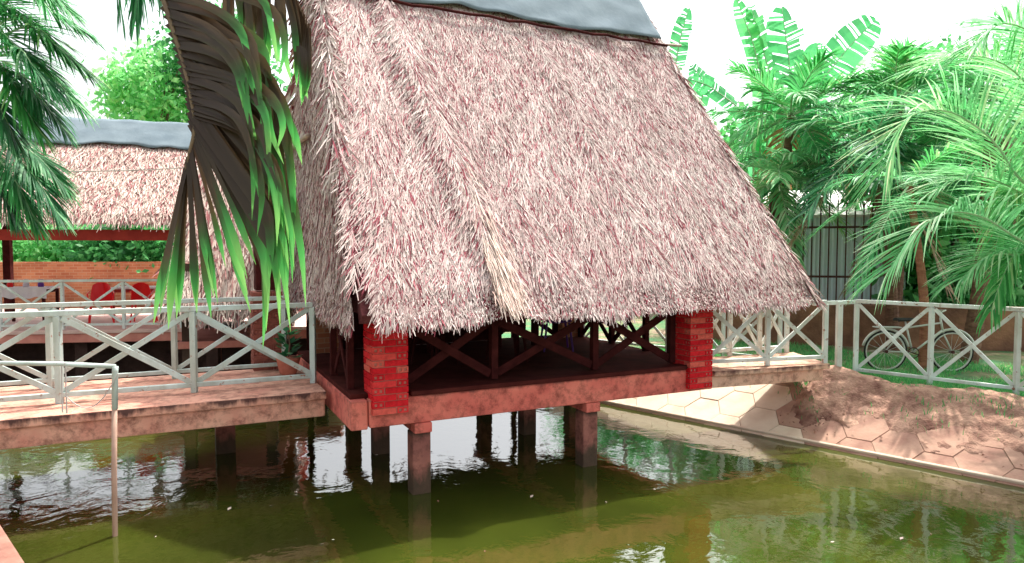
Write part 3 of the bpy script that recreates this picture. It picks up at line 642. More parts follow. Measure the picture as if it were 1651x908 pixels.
# free-standing brick pillars by the footbridge
sp = empty('brick_pillar', H(-.93, 2.66, -.1), TH, 'brick pillar with timber post at the far side of the footbridge', 'pillar')
BRICK2 = BRICK.copy(); BRICK2.materials.clear(); BRICK2.materials.append(M['brick_shade']); pillar(sp, 0, 0, -.02, 15, BRICK2, name='shaft'); MB().box(.05, .33, .05, .33, 1.08, 2.6).build('timber_post', 'wood', sp, bevel=.01)
sp2 = empty('brick_pillar', PV(5.0, .25, 0), PA, 'short pink brick pillar on the pavilion floor edge', 'pillar')
MB().box(-.17, .17, -.17, .17, 0, .72).build('shaft', 'brickwall', sp2, bevel=.006); MB().box(-.2, .2, -.2, .2, .722, .78).build('cap', 'pav_face', sp2, bevel=.006)
# small hut behind the footbridge
h2 = empty('thatched_hut', (-5.0, 11.9, 0), R(14), 'small thatched hut behind the big hanging palm frond', 'hut')
x0, x1, y0, y1, ez, rz_ = -.75, 1.05, -.6, 2.6, .76, 3.1
fa = [((x0, y0, ez), (x1, y0, ez), (x0 + .3, 1.0, rz_), (x1 - .3, 1.0, rz_)), ((x1, y0, ez), (x1, y1, ez), (x1 - .3, 1.0, rz_), (x1 - .3, 1.01, rz_)), ((x0, y0, ez), (x0, y1, ez), (x0 + .3, 1, rz_), (x0 + .3, 1.01, rz_)), ((x0, y1, ez), (x1, y1, ez), (x0 + .3, 1.0, rz_), (x1 - .3, 1.0, rz_))]
o = link('thatch', npmesh('thatch', *joined([roof_face(*q, c_, L=(.3, .6), w=(.02, .04)) for q, c_ in zip(fa, (7000, 4000, 4000, 1500))])), 'thatch_old', h2); o['kind'] = 'stuff'
for (a, b, c, d) in fa: slab([a, b, d, c], .08).build('thatch_core', 'under', h2)
for x in (x0 + .25, x1 - .25):
    for y in (y0 + .3, y1 - .3): MB().box(x - .09, x + .09, y - .09, y + .09, -2.1, 1.3).build('post', 'stilt', h2, bevel=.01)
MB().box(x0 + .1, x1 - .1, y0 + .15, y1 - .1, -.12, 0).build('floor', 'pav_face', h2, bevel=.01)
# potted plant at the end of the footbridge
pt = empty('potted_plant', H(-.55, 2.2, -.1), 0, 'leafy plant in a clay pot at the hut end of the footbridge', 'plant')
MB().tube([(0, 0, 0), (0, 0, .03), (0, 0, .2), (0, 0, .23)], [.09, .11, .15, .16], 16).build('pot', 'clay', pt, smooth=True)
lf = MB()
for k in range(46):
    q = rnd.uniform(0, 6.28); ln = rnd.uniform(.12, .22); base = Vector((math.cos(q) * .05, math.sin(q) * .05, rnd.uniform(.2, .55))); d = Vector((math.cos(q), math.sin(q), rnd.uniform(-.1, .7))).normalized(); s_ = d.cross(Vector((0, 0, 1))).normalized() * .045
    lf.add([base, base + d * ln * .5 + s_, base + d * ln, base + d * ln * .5 - s_], [(0, 1, 2, 3)])
lf.build('foliage', 'leaf_dark', pt); MB().tube([(0, 0, .2), (.02, .01, .4), (0, 0, .58)], .01, 6).build('stem', 'bark', pt)
# overhead cable
cb = MB().tube([(-9.0 + 6.3 * k / 12, 10.5 - .3 * k / 12, 2.75 + .14 * k / 12 - .12 * math.sin(math.pi * k / 12)) for k in range(13)], .008, 6).build('overhead_cable', 'cable')
tag(cb, 'thin pale cable strung across the pavilion roof', 'cable')

# ---------------------------------------------------------------- right background
ew = MB().box(0, 12, 0, .3, -.45, .42).build('earth_wall', 'earth_wall', bevel=.03); ew.location = (4.2, 14.4, 0); ew.rotation_euler = (0, 0, R(-14)); tag(ew, 'low brown earth wall behind the bicycle and palms', 'wall')
fe = empty('iron_fence', (4.4, 14.5, .42), R(-14), 'dark iron bar fence above the brown wall', 'fence')
for k in range(19): MB().box(k * .16 - .012, k * .16 + .012, -.012, .012, 0, 2.05 + (.0 if k % 2 else .06)).build('bar', 'rust', fe)
for z in (.55, 1.55): MB().box(-.05, 2.95, -.02, .02, z - .022, z + .022).build('rail', 'rust', fe)
shd = empty('metal_shed', (5.75, 15.5, GROUND), R(-8), 'pale blue sheet metal shed behind the iron fence', 'shed')
wl = MB(); k_ = 60
for i in range(k_): wl.add([(2.9 * i / k_, .03 * (i % 2), 0), (2.9 * (i + 1) / k_, .03 * ((i + 1) % 2), 0), (2.9 * (i + 1) / k_, .03 * ((i + 1) % 2), 2.7), (2.9 * i / k_, .03 * (i % 2), 2.7)], [(0, 1, 2, 3)])
wl.build('front_wall', 'sheet', shd); MB().box(0, 2.9, .05, 3, 0, 2.68).build('shed_body', 'sheet', shd)
slab([(-.4, -.12, 2.70), (3.3, -.12, 2.70), (3.3, 3.2, 3.5), (-.4, 3.2, 3.5)], .06).build('roof', 'white_roof', shd)

# bicycle
bk = empty('bicycle', (5.98, 10.98, GROUND), R(-4), 'old pale bicycle leaning behind the white bank fence', 'bicycle')
def torus(R0, r0, n=28, m=6):
    t = MB(); t.add([((R0 + r0 * math.cos(2 * math.pi * j / m)) * math.cos(2 * math.pi * i / n), r0 * math.sin(2 * math.pi * j / m), (R0 + r0 * math.cos(2 * math.pi * j / m)) * math.sin(2 * math.pi * i / n)) for i in range(n) for j in range(m)],
                    [(i * m + j, ((i + 1) % n) * m + j, ((i + 1) % n) * m + (j + 1) % m, i * m + (j + 1) % m) for i in range(n) for j in range(m)]); return t
for x in (0, 1.02):
    wh = torus(.30, .014).build('wheel', 'bike', bk, smooth=True); wh.location = (x, 0, .32)
    torus(.322, .016).build('tyre', 'tyre', wh, smooth=True)
    spk = MB()
    for k in range(16): spk.tube([(0, .02 * (-1) ** k, 0), (.30 * math.cos(k * math.pi / 8), 0, .30 * math.sin(k * math.pi / 8))], .0025, 4)
    spk.build('spokes', 'bike', wh); MB().tube([(0, -.05, 0), (0, .05, 0)], .025, 10).build('hub', 'rust', wh)
def pt3(*q): return [Vector(p) for p in q]
fr = MB()
for p, q, r0 in (((0, 0, .32), (.42, 0, .30), .012), ((.42, 0, .30), (.30, 0, .78), .016), ((.42, 0, .30), (.86, 0, .66), .017), ((.33, 0, .70), (.84, 0, .78), .015), ((0, 0, .32), (.32, 0, .72), .011), ((.83, 0, .86), (.88, 0, .62), .018)): fr.tube([p, q], r0, 8)
fr.build('frame', 'bike', bk, smooth=True); MB().tube([(.88, .0, .62), (.95, 0, .48), (1.02, 0, .32)], .014, 8).build('fork', 'bike', bk, smooth=True)
MB().tube([(.83, 0, .86), (.82, 0, .98)], .012, 8).build('stem', 'bike', bk); MB().tube([(.68, -.27, .96), (.80, -.2, 1.0), (.82, 0, .98), (.80, .2, 1.0), (.68, .27, .96)], .012, 8).build('handlebar', 'bike', bk, smooth=True)
sheet(lambda a, b_: (.15 + .27 * a, (b_ - .5) * (.2 - .13 * a), .86 - .03 * (2 * b_ - 1) ** 2), 5, 5).build('saddle', 'tyre', bk).modifiers.new('s', 'SOLIDIFY').thickness = .03
MB().tube([(.30, 0, .78), (.285, 0, .84)], .012, 8).build('seat_post', 'bike', bk); torus(.085, .008, 20).build('chain_ring', 'rust', bk).location = (.42, -.03, .30)
for y in (-.1, .1): MB().tube([(.42, y * .4, .30), (.42 + .15 * (1 if y > 0 else -1), y, .25 if y > 0 else .35)], .01, 6).build('crank', 'rust', bk)
MB().box(-.18, .22, -.07, .07, .70, .715).build('rear_rack', 'bike', bk)
for x in (0, 1.02):
    mg = MB(); mg.tube([(x + .36 * math.cos(q), 0, .32 + .36 * math.sin(q)) for q in np.linspace(.2, 2.9, 14)], .02, 6); mg.build('mudguard', 'bike', bk, smooth=True)

# ---------------------------------------------------------------- plants
def curve_pts(base, az, el, length, droop, n_=14, side=0):
    d = Vector((math.cos(az) * math.cos(el), math.sin(az) * math.cos(el), math.sin(el))); s_ = Vector((-math.sin(az), math.cos(az), 0))
    return [Vector(base) + d * length * t + Vector((0, 0, -droop * length * t * t)) + s_ * side * length * t * t for t in np.linspace(0, 1, n_)]
def spline(keys, n_=24):
    keys = [Vector(k) for k in keys]; out = []
    kk = [keys[0] * 2 - keys[1]] + keys + [keys[-1] * 2 - keys[-2]]
    m_ = len(keys) - 1
    for i in range(n_ + 1):
        x = i / n_ * m_; s_ = min(int(x), m_ - 1); t = x - s_; p0, p1, p2, p3 = kk[s_:s_ + 4]
        out.append(.5 * ((2 * p1) + (p2 - p0) * t + (2 * p0 - 5 * p1 + 4 * p2 - p3) * t * t + (3 * p1 - p0 - 3 * p2 + p3) * t ** 3))
    return out
def leaflet(p, d, nrm, ln, w, hang, segs=4, twist=0):
    # drooping tapered blade; returns verts and quads
    vs = []; q = Vector(p); d = Vector(d).normalized(); prof = [.55, 1, .92, .62, .12, .05]
    for k in range(segs + 1):
        f_ = k / segs; sd = d.cross(nrm)
        if sd.length < 1e-3: sd = d.cross(Vector((1, 0, 0)))
        sd.normalize(); sd = Quaternion(d, twist * f_) @ sd
        x = f_ * 4; i0 = min(int(x), 3); ww = w * .5 * (prof[i0] + (prof[i0 + 1] - prof[i0]) * (x - i0))
        vs += [q - sd * ww, q + sd * ww]
        d = (d + Vector((0, 0, -hang * (.4 + f_)))).normalized(); q = q + d * ln / segs
    return vs, [(2 * k, 2 * k + 1, 2 * k + 3, 2 * k + 2) for k in range(segs)]
def frond(parent, pts, m, pairs=46, ll=.7, lw=.035, hang=.25, vee=.25, start=.12, rad=.02, sides=(-1, 1), rm='rachis', name='frond', rs=1, segs=4, sweep=(35, 65)):
    r_ = random.Random(rs); mb = MB(); n_ = len(pts)
    for i in range(pairs):
        t = start + (1 - start) * (i + .5) / pairs
        for sd in sides:
            tt = min(.999, max(0, t + r_.uniform(-.3, .3) / pairs)); x = tt * (n_ - 1); k = min(int(x), n_ - 2); p = pts[k].lerp(pts[k + 1], x - k); T = (pts[k + 1] - pts[k]).normalized()
            Sx = T.cross(Vector((0, 0, 1)))
            if Sx.length < .05: Sx = T.cross(Vector((0, 1, 0)))
            Sx.normalize(); Nn = Sx.cross(T)
            a = R(sweep[0] + (sweep[1] - sweep[0]) * t + r_.uniform(-7, 7)); d = Sx * sd * math.cos(a) + T * math.sin(a) + Nn * (vee + r_.uniform(-.12, .12))
            ln = ll * (.45 + .55 * math.sin(math.pi * min(1, .12 + t * .8))) * r_.uniform(.85, 1.1)
            v_, f_ = leaflet(p, d, Nn, ln, lw * r_.uniform(.8, 1.15), hang * r_.uniform(.5, 1.5), segs, r_.uniform(-.6, .6)); mb.add(v_, f_)
    fr_ = mb.build(name, m, parent)
    MB().tube(pts, [rad * (1 - .75 * i / (n_ - 1)) for i in range(n_)], 6).build('midrib', rm, fr_, smooth=True)
    return fr_
def trunk(parent, pts, r0, r1, m, name='trunk'):
    p = spline(pts, 40); rr = [(r0 + (r1 - r0) * (i / 40)) * (1 + .06 * (i % 2)) for i in range(41)]
    rr[0] *= 1.25; return MB().tube(p, rr, 12).build(name, m, parent)
def palm(label, base, crown, nf, fl, m, seed, ll=.6, lw=.035, pairs=40, hang=.25, r0=.13, tm='trunk', els=(70, -35), droop=(.25, .6), skip=None, name='coconut_palm', dry=0, bend=.3):
    r_ = random.Random(seed); base, crown = Vector(base), Vector(crown); rt = empty(name, base, 0, label, 'palm')
    c = crown - base; trunk(rt, [(0, 0, -.1), c * .4 + Vector((bend * .3, 0, 0)), c], r0, r0 * .6, tm)
    for i in range(nf):
        az = i * 2.39996 + r_.uniform(-.2, .2); f_ = (i + .5) / nf; el = R(els[0] + (els[1] - els[0]) * f_ + r_.uniform(-8, 8))
        if skip and skip(az % (2 * math.pi), el): continue
        pts = curve_pts(c, az, el, fl * r_.uniform(.85, 1.1), droop[0] + (droop[1] - droop[0]) * r_.random(), 14, r_.uniform(-.12, .12))
        frond(rt, pts, 'leaf_dry' if i >= nf - dry else m, pairs, ll, lw, hang, rs=seed * 100 + i)
    return rt

def P3(px, py, d): return Vector(((px - 825) / 1112 * d, d, 1.55 - (py - 400) / 1112 * d))
# palm whose fronds hang into the view at upper left
hp = empty('coconut_palm', (-4.6, 3.0, GROUND), 0, 'coconut palm with a huge brown and green frond hanging before the hut', 'palm')
hb = Vector(hp.location); crown_l = Vector((-2.75, 3.9, 5.1))
trunk(hp, [(0, 0, -.1), (crown_l - hb) * .45 + Vector((-.35, 0, 0)), crown_l - hb], .16, .11, 'trunk')
def hero_mat():
    def f(t, b):
        g = N(t, 'ShaderNodeNewGeometry'); at = N(t, 'ShaderNodeAttribute', attribute_name='along')
        oi = N(t, 'ShaderNodeObjectInfo')
        ad = N(t, 'ShaderNodeMath', operation='MULTIPLY_ADD'); ad.inputs[1].default_value = .34; ad.inputs[2].default_value = -.14; t.links.new(oi.outputs['Random'], ad.inputs[0])
        a2 = N(t, 'ShaderNodeMath', operation='ADD'); t.links.new(at.outputs['Fac'], a2.inputs[0]); t.links.new(ad.outputs[0], a2.inputs[1])
        r = ramp(t, a2.outputs[0], [(0, (.055, .028, .015)), (.52, (.075, .05, .024)), (.66, (.05, .12, .03)), (.80, (.08, .40, .09)), (1, (.26, .60, .16))])  # brown shaded base, green lit end: backlighting put into the leaflet colour
        t.links.new(r.outputs[0], b.inputs['Base Color']); b.inputs['Roughness'].default_value = .4
        tr = N(t, 'ShaderNodeBsdfTranslucent'); t.links.new(r.outputs[0], tr.inputs[0]); ms = N(t, 'ShaderNodeMixShader'); ms.inputs[0].default_value = .45
        t.links.new(b.outputs[0], ms.inputs[1]); t.links.new(tr.outputs[0], ms.inputs[2]); t.links.new(ms.outputs[0], t.nodes['Material Output'].inputs[0])
    return mat('shade graded frond leaflets', f)
M['hero'] = hero_mat()
def hero_leaf(parent, keys, w, off, fold=.8):
    # a broad folded leaflet along a spline, each one an object of its own
    p = spline([Vector(k) - off for k in keys], 14); vs = []; fs = []; al = []
    for i, q in enumerate(p):
        T = (p[min(i + 1, 14)] - p[max(i - 1, 0)]).normalized(); f_ = i / 14
        Sd = T.cross(Vector((0, -1, .15))).normalized(); Nn = Sd.cross(T)
        ww = w * (fold + (1 - fold) * max(0, min(1, (f_ - .45) / .25))) * (1 - (.45 * max(0, min(1, (f_ - .5) / .15)) if fold > .7 else 0)) * (1 if f_ < .72 else max(.03, 1 - ((f_ - .72) / .28) ** 1.4))
        vs += [q - Sd * ww / 2 + Nn * ww * .16, q, q + Sd * ww / 2 + Nn * ww * .16]; al += [f_] * 3
        if i: k = 3 * i; fs += [(k - 3, k - 2, k + 1, k), (k - 2, k - 1, k + 2, k + 1)]
    m_ = MB(); m_.add(vs, fs); me = m_.mesh('leaflet'); at = me.attributes.new('along', 'FLOAT', 'POINT'); at.data.foreach_set('value', al)
    o = link('leaflet', me, 'hero', parent, smooth=True); return o
r4 = random.Random(21)
rib = spline([crown_l, P3(225, -170, 3.75), P3(272, 0, 3.6), P3(306, 120, 3.52), P3(318, 200, 3.48), P3(310, 245, 3.46), P3(298, 290, 3.46)], 60)
fh = MB().tube([q - hb for q in rib], [.02 - .014 * i / 60 for i in range(61)], 8).build('frond', 'rachis_brown', hp, smooth=True)
tips = [ # base t on the rib, elbow px, tip px (a leaflet leaves the rib to the right, then its end hangs)
]
NLF = 52
for i in range(NLF):
    f_ = i / (NLF - 1); t = .30 + .69 * f_
    q = rib[min(60, int(t * 60))]; d = q.y
    bx, by = 825 + 1112 * q.x / q.y, 400 - 1112 * (q.z - 1.55) / q.y
    ang = R(36 + 72 * f_ ** 1.6 + r4.uniform(-3, 3)); dd = r4.uniform(-.04, .08)
    if f_ < .55:      # stiff brown blade, then a limp green end
        l1 = (185 + 60 * f_) * r4.uniform(.9, 1.1); l2 = 150 * r4.uniform(.4, 1.3); dr = r4.uniform(-14, 26)
        e1 = (bx + l1 * math.cos(ang), by + l1 * math.sin(ang))
        ks = [q, P3(bx + l1 * .5 * math.cos(ang), by + l1 * .5 * math.sin(ang), d - .05 + dd * .5), P3(*e1, d - .11 + dd), P3(e1[0] + 14 + dr * .5, e1[1] + l2 * .45, d - .14 + dd), P3(e1[0] + 14 + dr, e1[1] + l2, d - .13 + dd)]
        hero_leaf(fh, ks, r4.uniform(.060, .080), hb, .95)
    elif i % 5 != 1:  # straight rays of the frond end
        l1 = (270 - 70 * (f_ - .55)) * r4.uniform(.68, 1.05); k1 = lambda m_: (bx + l1 * m_ * math.cos(ang), by + l1 * m_ * math.sin(ang) + 22 * m_ * m_)
        ks = [q, P3(*k1(.35), d - .04 + dd * .5), P3(*k1(.7), d - .08 + dd), P3(k1(1)[0] - 6 * math.cos(ang), k1(1)[1], d - .10 + dd)]
        hero_leaf(fh, ks, r4.uniform(.030, .046), hb, .6)
for i in range(20):
    f_ = i / 19; q = rib[int((.30 + .35 * f_) * 60)]; d = q.y - .2
    bx, by = 825 + 1112 * q.x / q.y, 400 - 1112 * (q.z - 1.55) / q.y
    ex, ey = r4.uniform(385, 452), 10 + 250 * f_ + r4.uniform(-30, 30); l2 = r4.uniform(90, 190)
    hero_leaf(fh, [q, P3(bx + (ex - bx) * .55, by + (ey - by) * .4, d + .1), P3(ex - 6, ey + 10, d), P3(ex + r4.uniform(5, 18), ey + l2 * .55, d - .04), P3(ex + r4.uniform(0, 30), ey + l2, d - .03)], r4.uniform(.045, .065), hb)
# a second, higher frond of the same palm: its lower tips reach the top of the frame
rib2 = spline([crown_l, P3(330, -150, 4.3), P3(400, -60, 4.4), P3(470, -10, 4.5), P3(505, 60, 4.5)], 40)
fh2 = MB().tube([q - hb for q in rib2], [.03 - .02 * i / 40 for i in range(41)], 8).build('frond', 'rachis_brown', hp, smooth=True)
for i in range(26):
    f_ = i / 25; q = rib2[min(40, int((.35 + .64 * f_) * 40))]; d = q.y; bx, by = 825 + 1112 * q.x / q.y, 400 - 1112 * (q.z - 1.55) / q.y
    ln = r4.uniform(110, 230) * (1 - .35 * f_); dx = r4.uniform(-10, 35) * (1 - f_)
    hero_leaf(fh2, [q, P3(bx + dx, by + ln * .4, d - .05), P3(bx + dx * 1.3, by + ln * .75, d - .04), P3(bx + dx * 1.3 + r4.uniform(-8, 8), by + ln, d)], r4.uniform(.05, .07), hb)
for az, el in ((2.6, .5), (3.6, .9), (4.6, .3), (1.4, 1.0), (.5, .8)):
    frond(hp, curve_pts(crown_l - hb, az, el, 2.6, .3), 'leaf_frond', 40, .7, .045, rs=int(az * 10))

# thin-leaved palm at the left edge
lp = empty('fan_palm', (-7.3, 8.3, GROUND), 0, 'thin leaved palm reaching in at the left edge over the pavilion roof', 'palm')
lb_ = Vector(lp.location); lc = P3(-80, 120, 8.2)
trunk(lp, [(0, 0, -.1), (lc - lb_) * .5 + Vector((-.2, 0, 0)), lc - lb_], .15, .10, 'trunk')
for k, (tip, mid, mm) in enumerate([((150, 60), (40, 0), 'leaf_frond'), ((150, 120), (50, 50), 'leaf_dark'), ((135, 175), (45, 90), 'leaf_frond'), ((105, 205), (30, 120), 'leaf_dark'), ((70, 215), (10, 135), 'leaf_frond'), ((30, 225), (-15, 150), 'leaf_dark'), ((120, 20), (40, -30), 'leaf_frond'), ((80, -10), (20, -50), 'leaf_dark'),
                                   ((110, 90), (30, 35), 'leaf_frond'), ((95, 150), (25, 80), 'leaf_dark'), ((60, 100), (0, 60), 'leaf_frond'), ((50, 170), (-5, 100), 'leaf_frond'), ((60, 40), (-5, 10), 'leaf_dark'),
                                   ((105, 300), (30, 225), 'leaf_frond'), ((95, 345), (25, 245), 'leaf_dark'), ((60, 360), (0, 250), 'leaf_frond'), ((25, 350), (-30, 250), 'leaf_dark')]):
    dd = 8.2 - rnd.uniform(0, 1.0)
    pts = [q - lb_ for q in spline([lc, P3(*mid, dd), P3((tip[0] + mid[0]) / 2 + 4, (tip[1] + mid[1]) / 2 - 3, dd - .1), P3(*tip, dd - .1)], 16)]
    frond(lp, pts, mm, 64, .52, .026, .14, .05, .22, .016, rs=300 + k, sweep=(40, 72))
for k in range(7): frond(lp, curve_pts(lc - lb_, 1.6 + k * .55, .6, 2.0, .4), 'leaf_dark', 30, .6, .03, rs=340 + k)
# hanging frond tips at top, left of the big frond
tp = empty('coconut_palm', (-7.9, 9.8, GROUND), 0, 'tall palm whose frond tips hang at the top beside the big frond', 'palm')
tb_ = Vector(tp.location); tcn = P3(60, -330, 9.4); trunk(tp, [(0, 0, -.1), (tcn - tb_) * .5 + Vector((-.9, 0, 0)), tcn - tb_], .13, .09, 'trunk')
for k, (mid, tip) in enumerate([((150, -200), (205, 20)), ((190, -210), (265, -10)), ((120, -150), (85, -30)), ((215, -150), (230, 30))]):
    frond(tp, [q - tb_ for q in spline([tcn, P3(*mid, 9.2), P3((mid[0] + tip[0]) / 2 + 14, (mid[1] + tip[1]) / 2 - 10, 9.0), P3(*tip, 9.0)], 16)], 'leaf_dark', 36, .75, .04, .3, 0, .3, .018, rs=380 + k, sweep=(45, 80))
for k in range(6): frond(tp, curve_pts(tcn - tb_, 1.2 + k * .8, .7, 2.4, .4), 'leaf_dark', 30, .6, .035, rs=390 + k)

# big palm at the right edge
rp = empty('coconut_palm', (8.3, 8.7, GROUND), 0, 'coconut palm at the right edge with long arching pale fronds over the fence', 'palm')
rb_ = Vector(rp.location); rc = P3(1790, 330, 8.6); trunk(rp, [(0, 0, -.1), (rc - rb_) * .5, rc - rb_], .2, .16, 'trunk')
arcs = [([(1700, 330), (1640, 290), (1590, 225), (1520, 182), (1455, 195), (1425, 270)], 8.6, 'leaf_pale', 1.15, .10),
        ([(1700, 410), (1640, 385), (1585, 352), (1530, 343), (1478, 372), (1430, 440)], 8.2, 'leaf_pale', 1.05, .14),
        ([(1720, 180), (1690, 110), (1650, 60), (1600, 45), (1560, 80)], 8.6, 'leaf_pale', .9, .12),
        ([(1720, 250), (1670, 170), (1610, 110), (1540, 95), (1470, 120)], 9.2, 'leaf_pale', .9, .12),
        ([(1720, 300), (1690, 330), (1650, 380), (1620, 440), (1600, 500)], 8.8, 'leaf_frond', .6, .4),
        ([(1740, 280), (1700, 240), (1660, 250), (1620, 330), (1600, 420)], 9.3, 'leaf_frond', .8, .4),
        ([(1720, 360), (1670, 330), (1620, 300), (1560, 285), (1500, 310)], 9.0, 'leaf_pale', 1.0, .14),
        ([(1730, 430), (1680, 420), (1640, 410), (1590, 415), (1550, 450)], 8.6, 'leaf_pale', .8, .2)]
for k, (kp, d, mm, ll, hg) in enumerate(arcs):
    frond(rp, [q - rb_ for q in spline([rc] + [P3(x, y, d - .12 * i) for i, (x, y) in enumerate(kp)], 26)], mm, 92, ll, .024, hg, .25, .14, .02, rs=400 + k, segs=5, sweep=(22, 66))
for k in range(7): frond(rp, curve_pts(rc - rb_, -1.2 + k * .45, .5 + .1 * (k % 3), 2.2, .4), 'leaf_frond', 36, .7, .035, rs=420 + k)
dfr = frond(rp, [q - rb_ for q in spline([rc, P3(1740, -60, 9.5), P3(1690, -40, 9.5), P3(1635, -12, 9.4)], 14)], 'leaf_dry', 26, .35, .03, .4, 0, .4, .016, rs=450); dfr['label'] = 'dry brown frond'

# group of palms behind the fence
palm('slim palm with reddish trunk standing behind the bicycle', (6.62, 11.0, GROUND), P3(1462, 300, 11.3), 15, 1.5, 'leaf_frond', 3, .5, .03, 34, r0=.085, tm='trunk_red', els=(65, -45), dry=2)
palm('dark trunked palm standing right of the bicycle', (7.85, 11.8, GROUND), P3(1590, 215, 11.9), 16, 1.9, 'leaf_frond', 4, .55, .032, 38, r0=.15, els=(70, -30), dry=1)
palm('bushy green palm behind the roof edge of the large hut', (5.55, 15.2, GROUND), P3(1270, 190, 15.3), 20, 2.0, 'leaf_frond', 5, .75, .045, 34, els=(80, -40), dry=2)
palm('drooping dark palm in front of the metal shed', (7.4, 13.3, GROUND), P3(1400, 235, 13.2), 19, 1.9, 'leaf_dark', 6, .8, .046, 34, els=(65, -45), dry=3, droop=(.4, .8))
palm('upright palm in the middle of the group behind the fence', (8.1, 14.6, GROUND), P3(1440, 165, 14.6), 20, 1.9, 'leaf_frond', 8, .75, .045, 34, els=(80, -30), dry=2)
palm('pale leaved palm between the shed and the large hut roof', (5.0, 14.7, GROUND), P3(1250, 290, 14.6), 17, 1.6, 'leaf_pale', 9, .65, .04, 32, els=(70, -40), droop=(.4, .8))
palm('far palm behind the right edge fronds', (11.4, 15.5, GROUND), P3(1600, 150, 15.2), 20, 2.2, 'leaf_frond', 10, .65, .04, 40)

# banana plants
def banana_leaf(parent, pts, w, seed, m='leaf_banana'):
    r_ = random.Random(seed); mb = MB(); n_ = len(pts) - 1; K = 34
    for sd in (-1, 1):
        drop = 0; 
        for i in range(K):
            if r_.random() < .3: drop = r_.uniform(-.3, .8)
            t0, t1 = .12 + .88 * i / K, .12 + .88 * (i + (1 if r_.random() < .55 else r_.uniform(.35, .8))) / K; row = []
            for t in (t0, t1):
                x = min(t, .999) * n_; k = int(x); p = pts[k].lerp(pts[k + 1], x - k); T = (pts[k + 1] - pts[k]).normalized(); Sx = T.cross(Vector((0, -1, .3))).normalized(); Nn = Sx.cross(T)
                ww = w * .5 * min(1, (t - .1) * 7) * (1 if t < .75 else math.sqrt(max(.02, 1 - ((t - .75) / .25) ** 2)))
                o_ = (Sx * sd + T * .3 - Nn * drop).normalized() * ww; row.append((p, p + o_ * .55 + Nn * .05 * ww, p + o_))
            (a0, a1, a2), (b0, b1, b2) = row; mb.add([a0, a1, a2, b0, b1, b2], [(0, 1, 4, 3), (1, 2, 5, 4)])
    o = mb.build('leaf', m, parent); MB().tube(pts, [.03 * (1 - .8 * i / n_) for i in range(n_ + 1)], 6).build('midrib', 'rachis', o, smooth=True)
def banana(label, base, leaves, d):
    rt = empty('banana_plant', base, 0, label, 'banana plant'); bb = Vector(base); top = Vector((0, 0, 2.6)); trunk(rt, [(0, 0, -.1), (.02, 0, 1.3), top], .14, .09, 'rachis', 'stem')
    for k, (kp, w) in enumerate(leaves): banana_leaf(rt, [q - bb for q in spline([bb + top] + [P3(x, y, d) for x, y in kp], 18)], w, hash((label[:3] == 'tal', k)) % 1000 + k)
banana('tall banana plant with thin torn leaves behind the hut roof', (6.1, 17.5, GROUND), [([(1225, 180), (1212, 90), (1180, 5)], .5), ([(1240, 170), (1225, 90), (1203, 15)], .55), ([(1205, 210), (1150, 150), (1105, 130)], .5), ([(1250, 200), (1300, 130), (1330, 140)], .5)], 17)
banana('banana plant with two broad upright leaves against the sky', (7.6, 17.0, GROUND), [([(1275, 190), (1265, 100), (1252, 18)], .95), ([(1310, 170), (1345, 100), (1402, 38)], .95), ([(1290, 200), (1305, 130), (1310, 75)], .7), ([(1350, 220), (1420, 190), (1460, 220)], .8)], 16.5)
banana('banana plant just past the roof ridge with one drooping leaf', (4.3, 17.5, GROUND), [([(1085, 150), (1090, 80), (1105, 20)], .5), ([(1120, 200), (1130, 140), (1110, 110)], .5)], 17.3)

# broadleaf trees and bushes
def leaf_cloud(c, rad, clumps, per, size, seed, squash=.8, gapf=.0):
    g_ = np.random.default_rng(seed); u = g_.normal(size=(clumps, 3)); u /= np.linalg.norm(u, axis=1, keepdims=True)
    cr = np.array(rad) if hasattr(rad, '__len__') else np.array([rad, rad, rad * squash])
    cc = np.array(c) + u * cr * (g_.uniform(.35, 1, (clumps, 1)) ** .6)
    base = np.repeat(cc, per, 0); cs = np.repeat(g_.uniform(.5, 1.3, clumps), per)[:, None] * cr.mean() * .22
    p = base + g_.normal(size=base.shape) * cs; n_ = len(p)
    a = g_.normal(size=(n_, 3)); a[:, 2] -= .35; a /= np.linalg.norm(a, axis=1, keepdims=True); b_ = np.cross(a, g_.normal(size=(n_, 3))); b_ /= np.linalg.norm(b_, axis=1, keepdims=True)
    s_ = g_.uniform(.6, 1.3, (n_, 1)) * size
    V = np.stack([p, p + a * s_ * .5 + b_ * s_ * .28, p + a * s_, p + a * s_ * .5 - b_ * s_ * .28], 1).reshape(-1, 3)
    return V, np.arange(n_ * 4).reshape(-1, 4)
def tree(name, label, base, c, rad, clumps, per, size, m, seed, cat='tree', r0=.16):
    rt = empty(name, base, 0, label, cat); c = Vector(c) - Vector(base); r_ = random.Random(seed)
    trunk(rt, [(0, 0, -.1), c * .4, c * .9], r0, r0 * .4, 'bark')
    mr = rad if not hasattr(rad, '__len__') else sum(rad) / 3
    for k in range(5):
        q = Vector((r_.uniform(-1, 1), r_.uniform(-1, 1), r_.uniform(-.2, .8))) * mr * .7
        MB().tube(spline([c * .55, c * .75 + q * .4, c + q], 8), [.5 * r0 * (1 - .09 * i) for i in range(9)], 6).build('limb', 'bark', rt)
    link('crown', npmesh('crown', *leaf_cloud(c, rad, clumps, per, size, seed)), m, rt); return rt
tree('broadleaf_tree', 'round leafy tree rising behind the pavilion roof', (-11.6, 22, GROUND), P3(255, 160, 22), (1.35, 1.4, 1.5), 60, 60, .24, 'leaf_bright', 51)
tree('broadleaf_tree', 'taller leafy tree half hidden behind the big frond', (-9.6, 23, GROUND), P3(360, 120, 23), (1.6, 1.7, 2.2), 70, 70, .24, 'leaf_tree', 52)
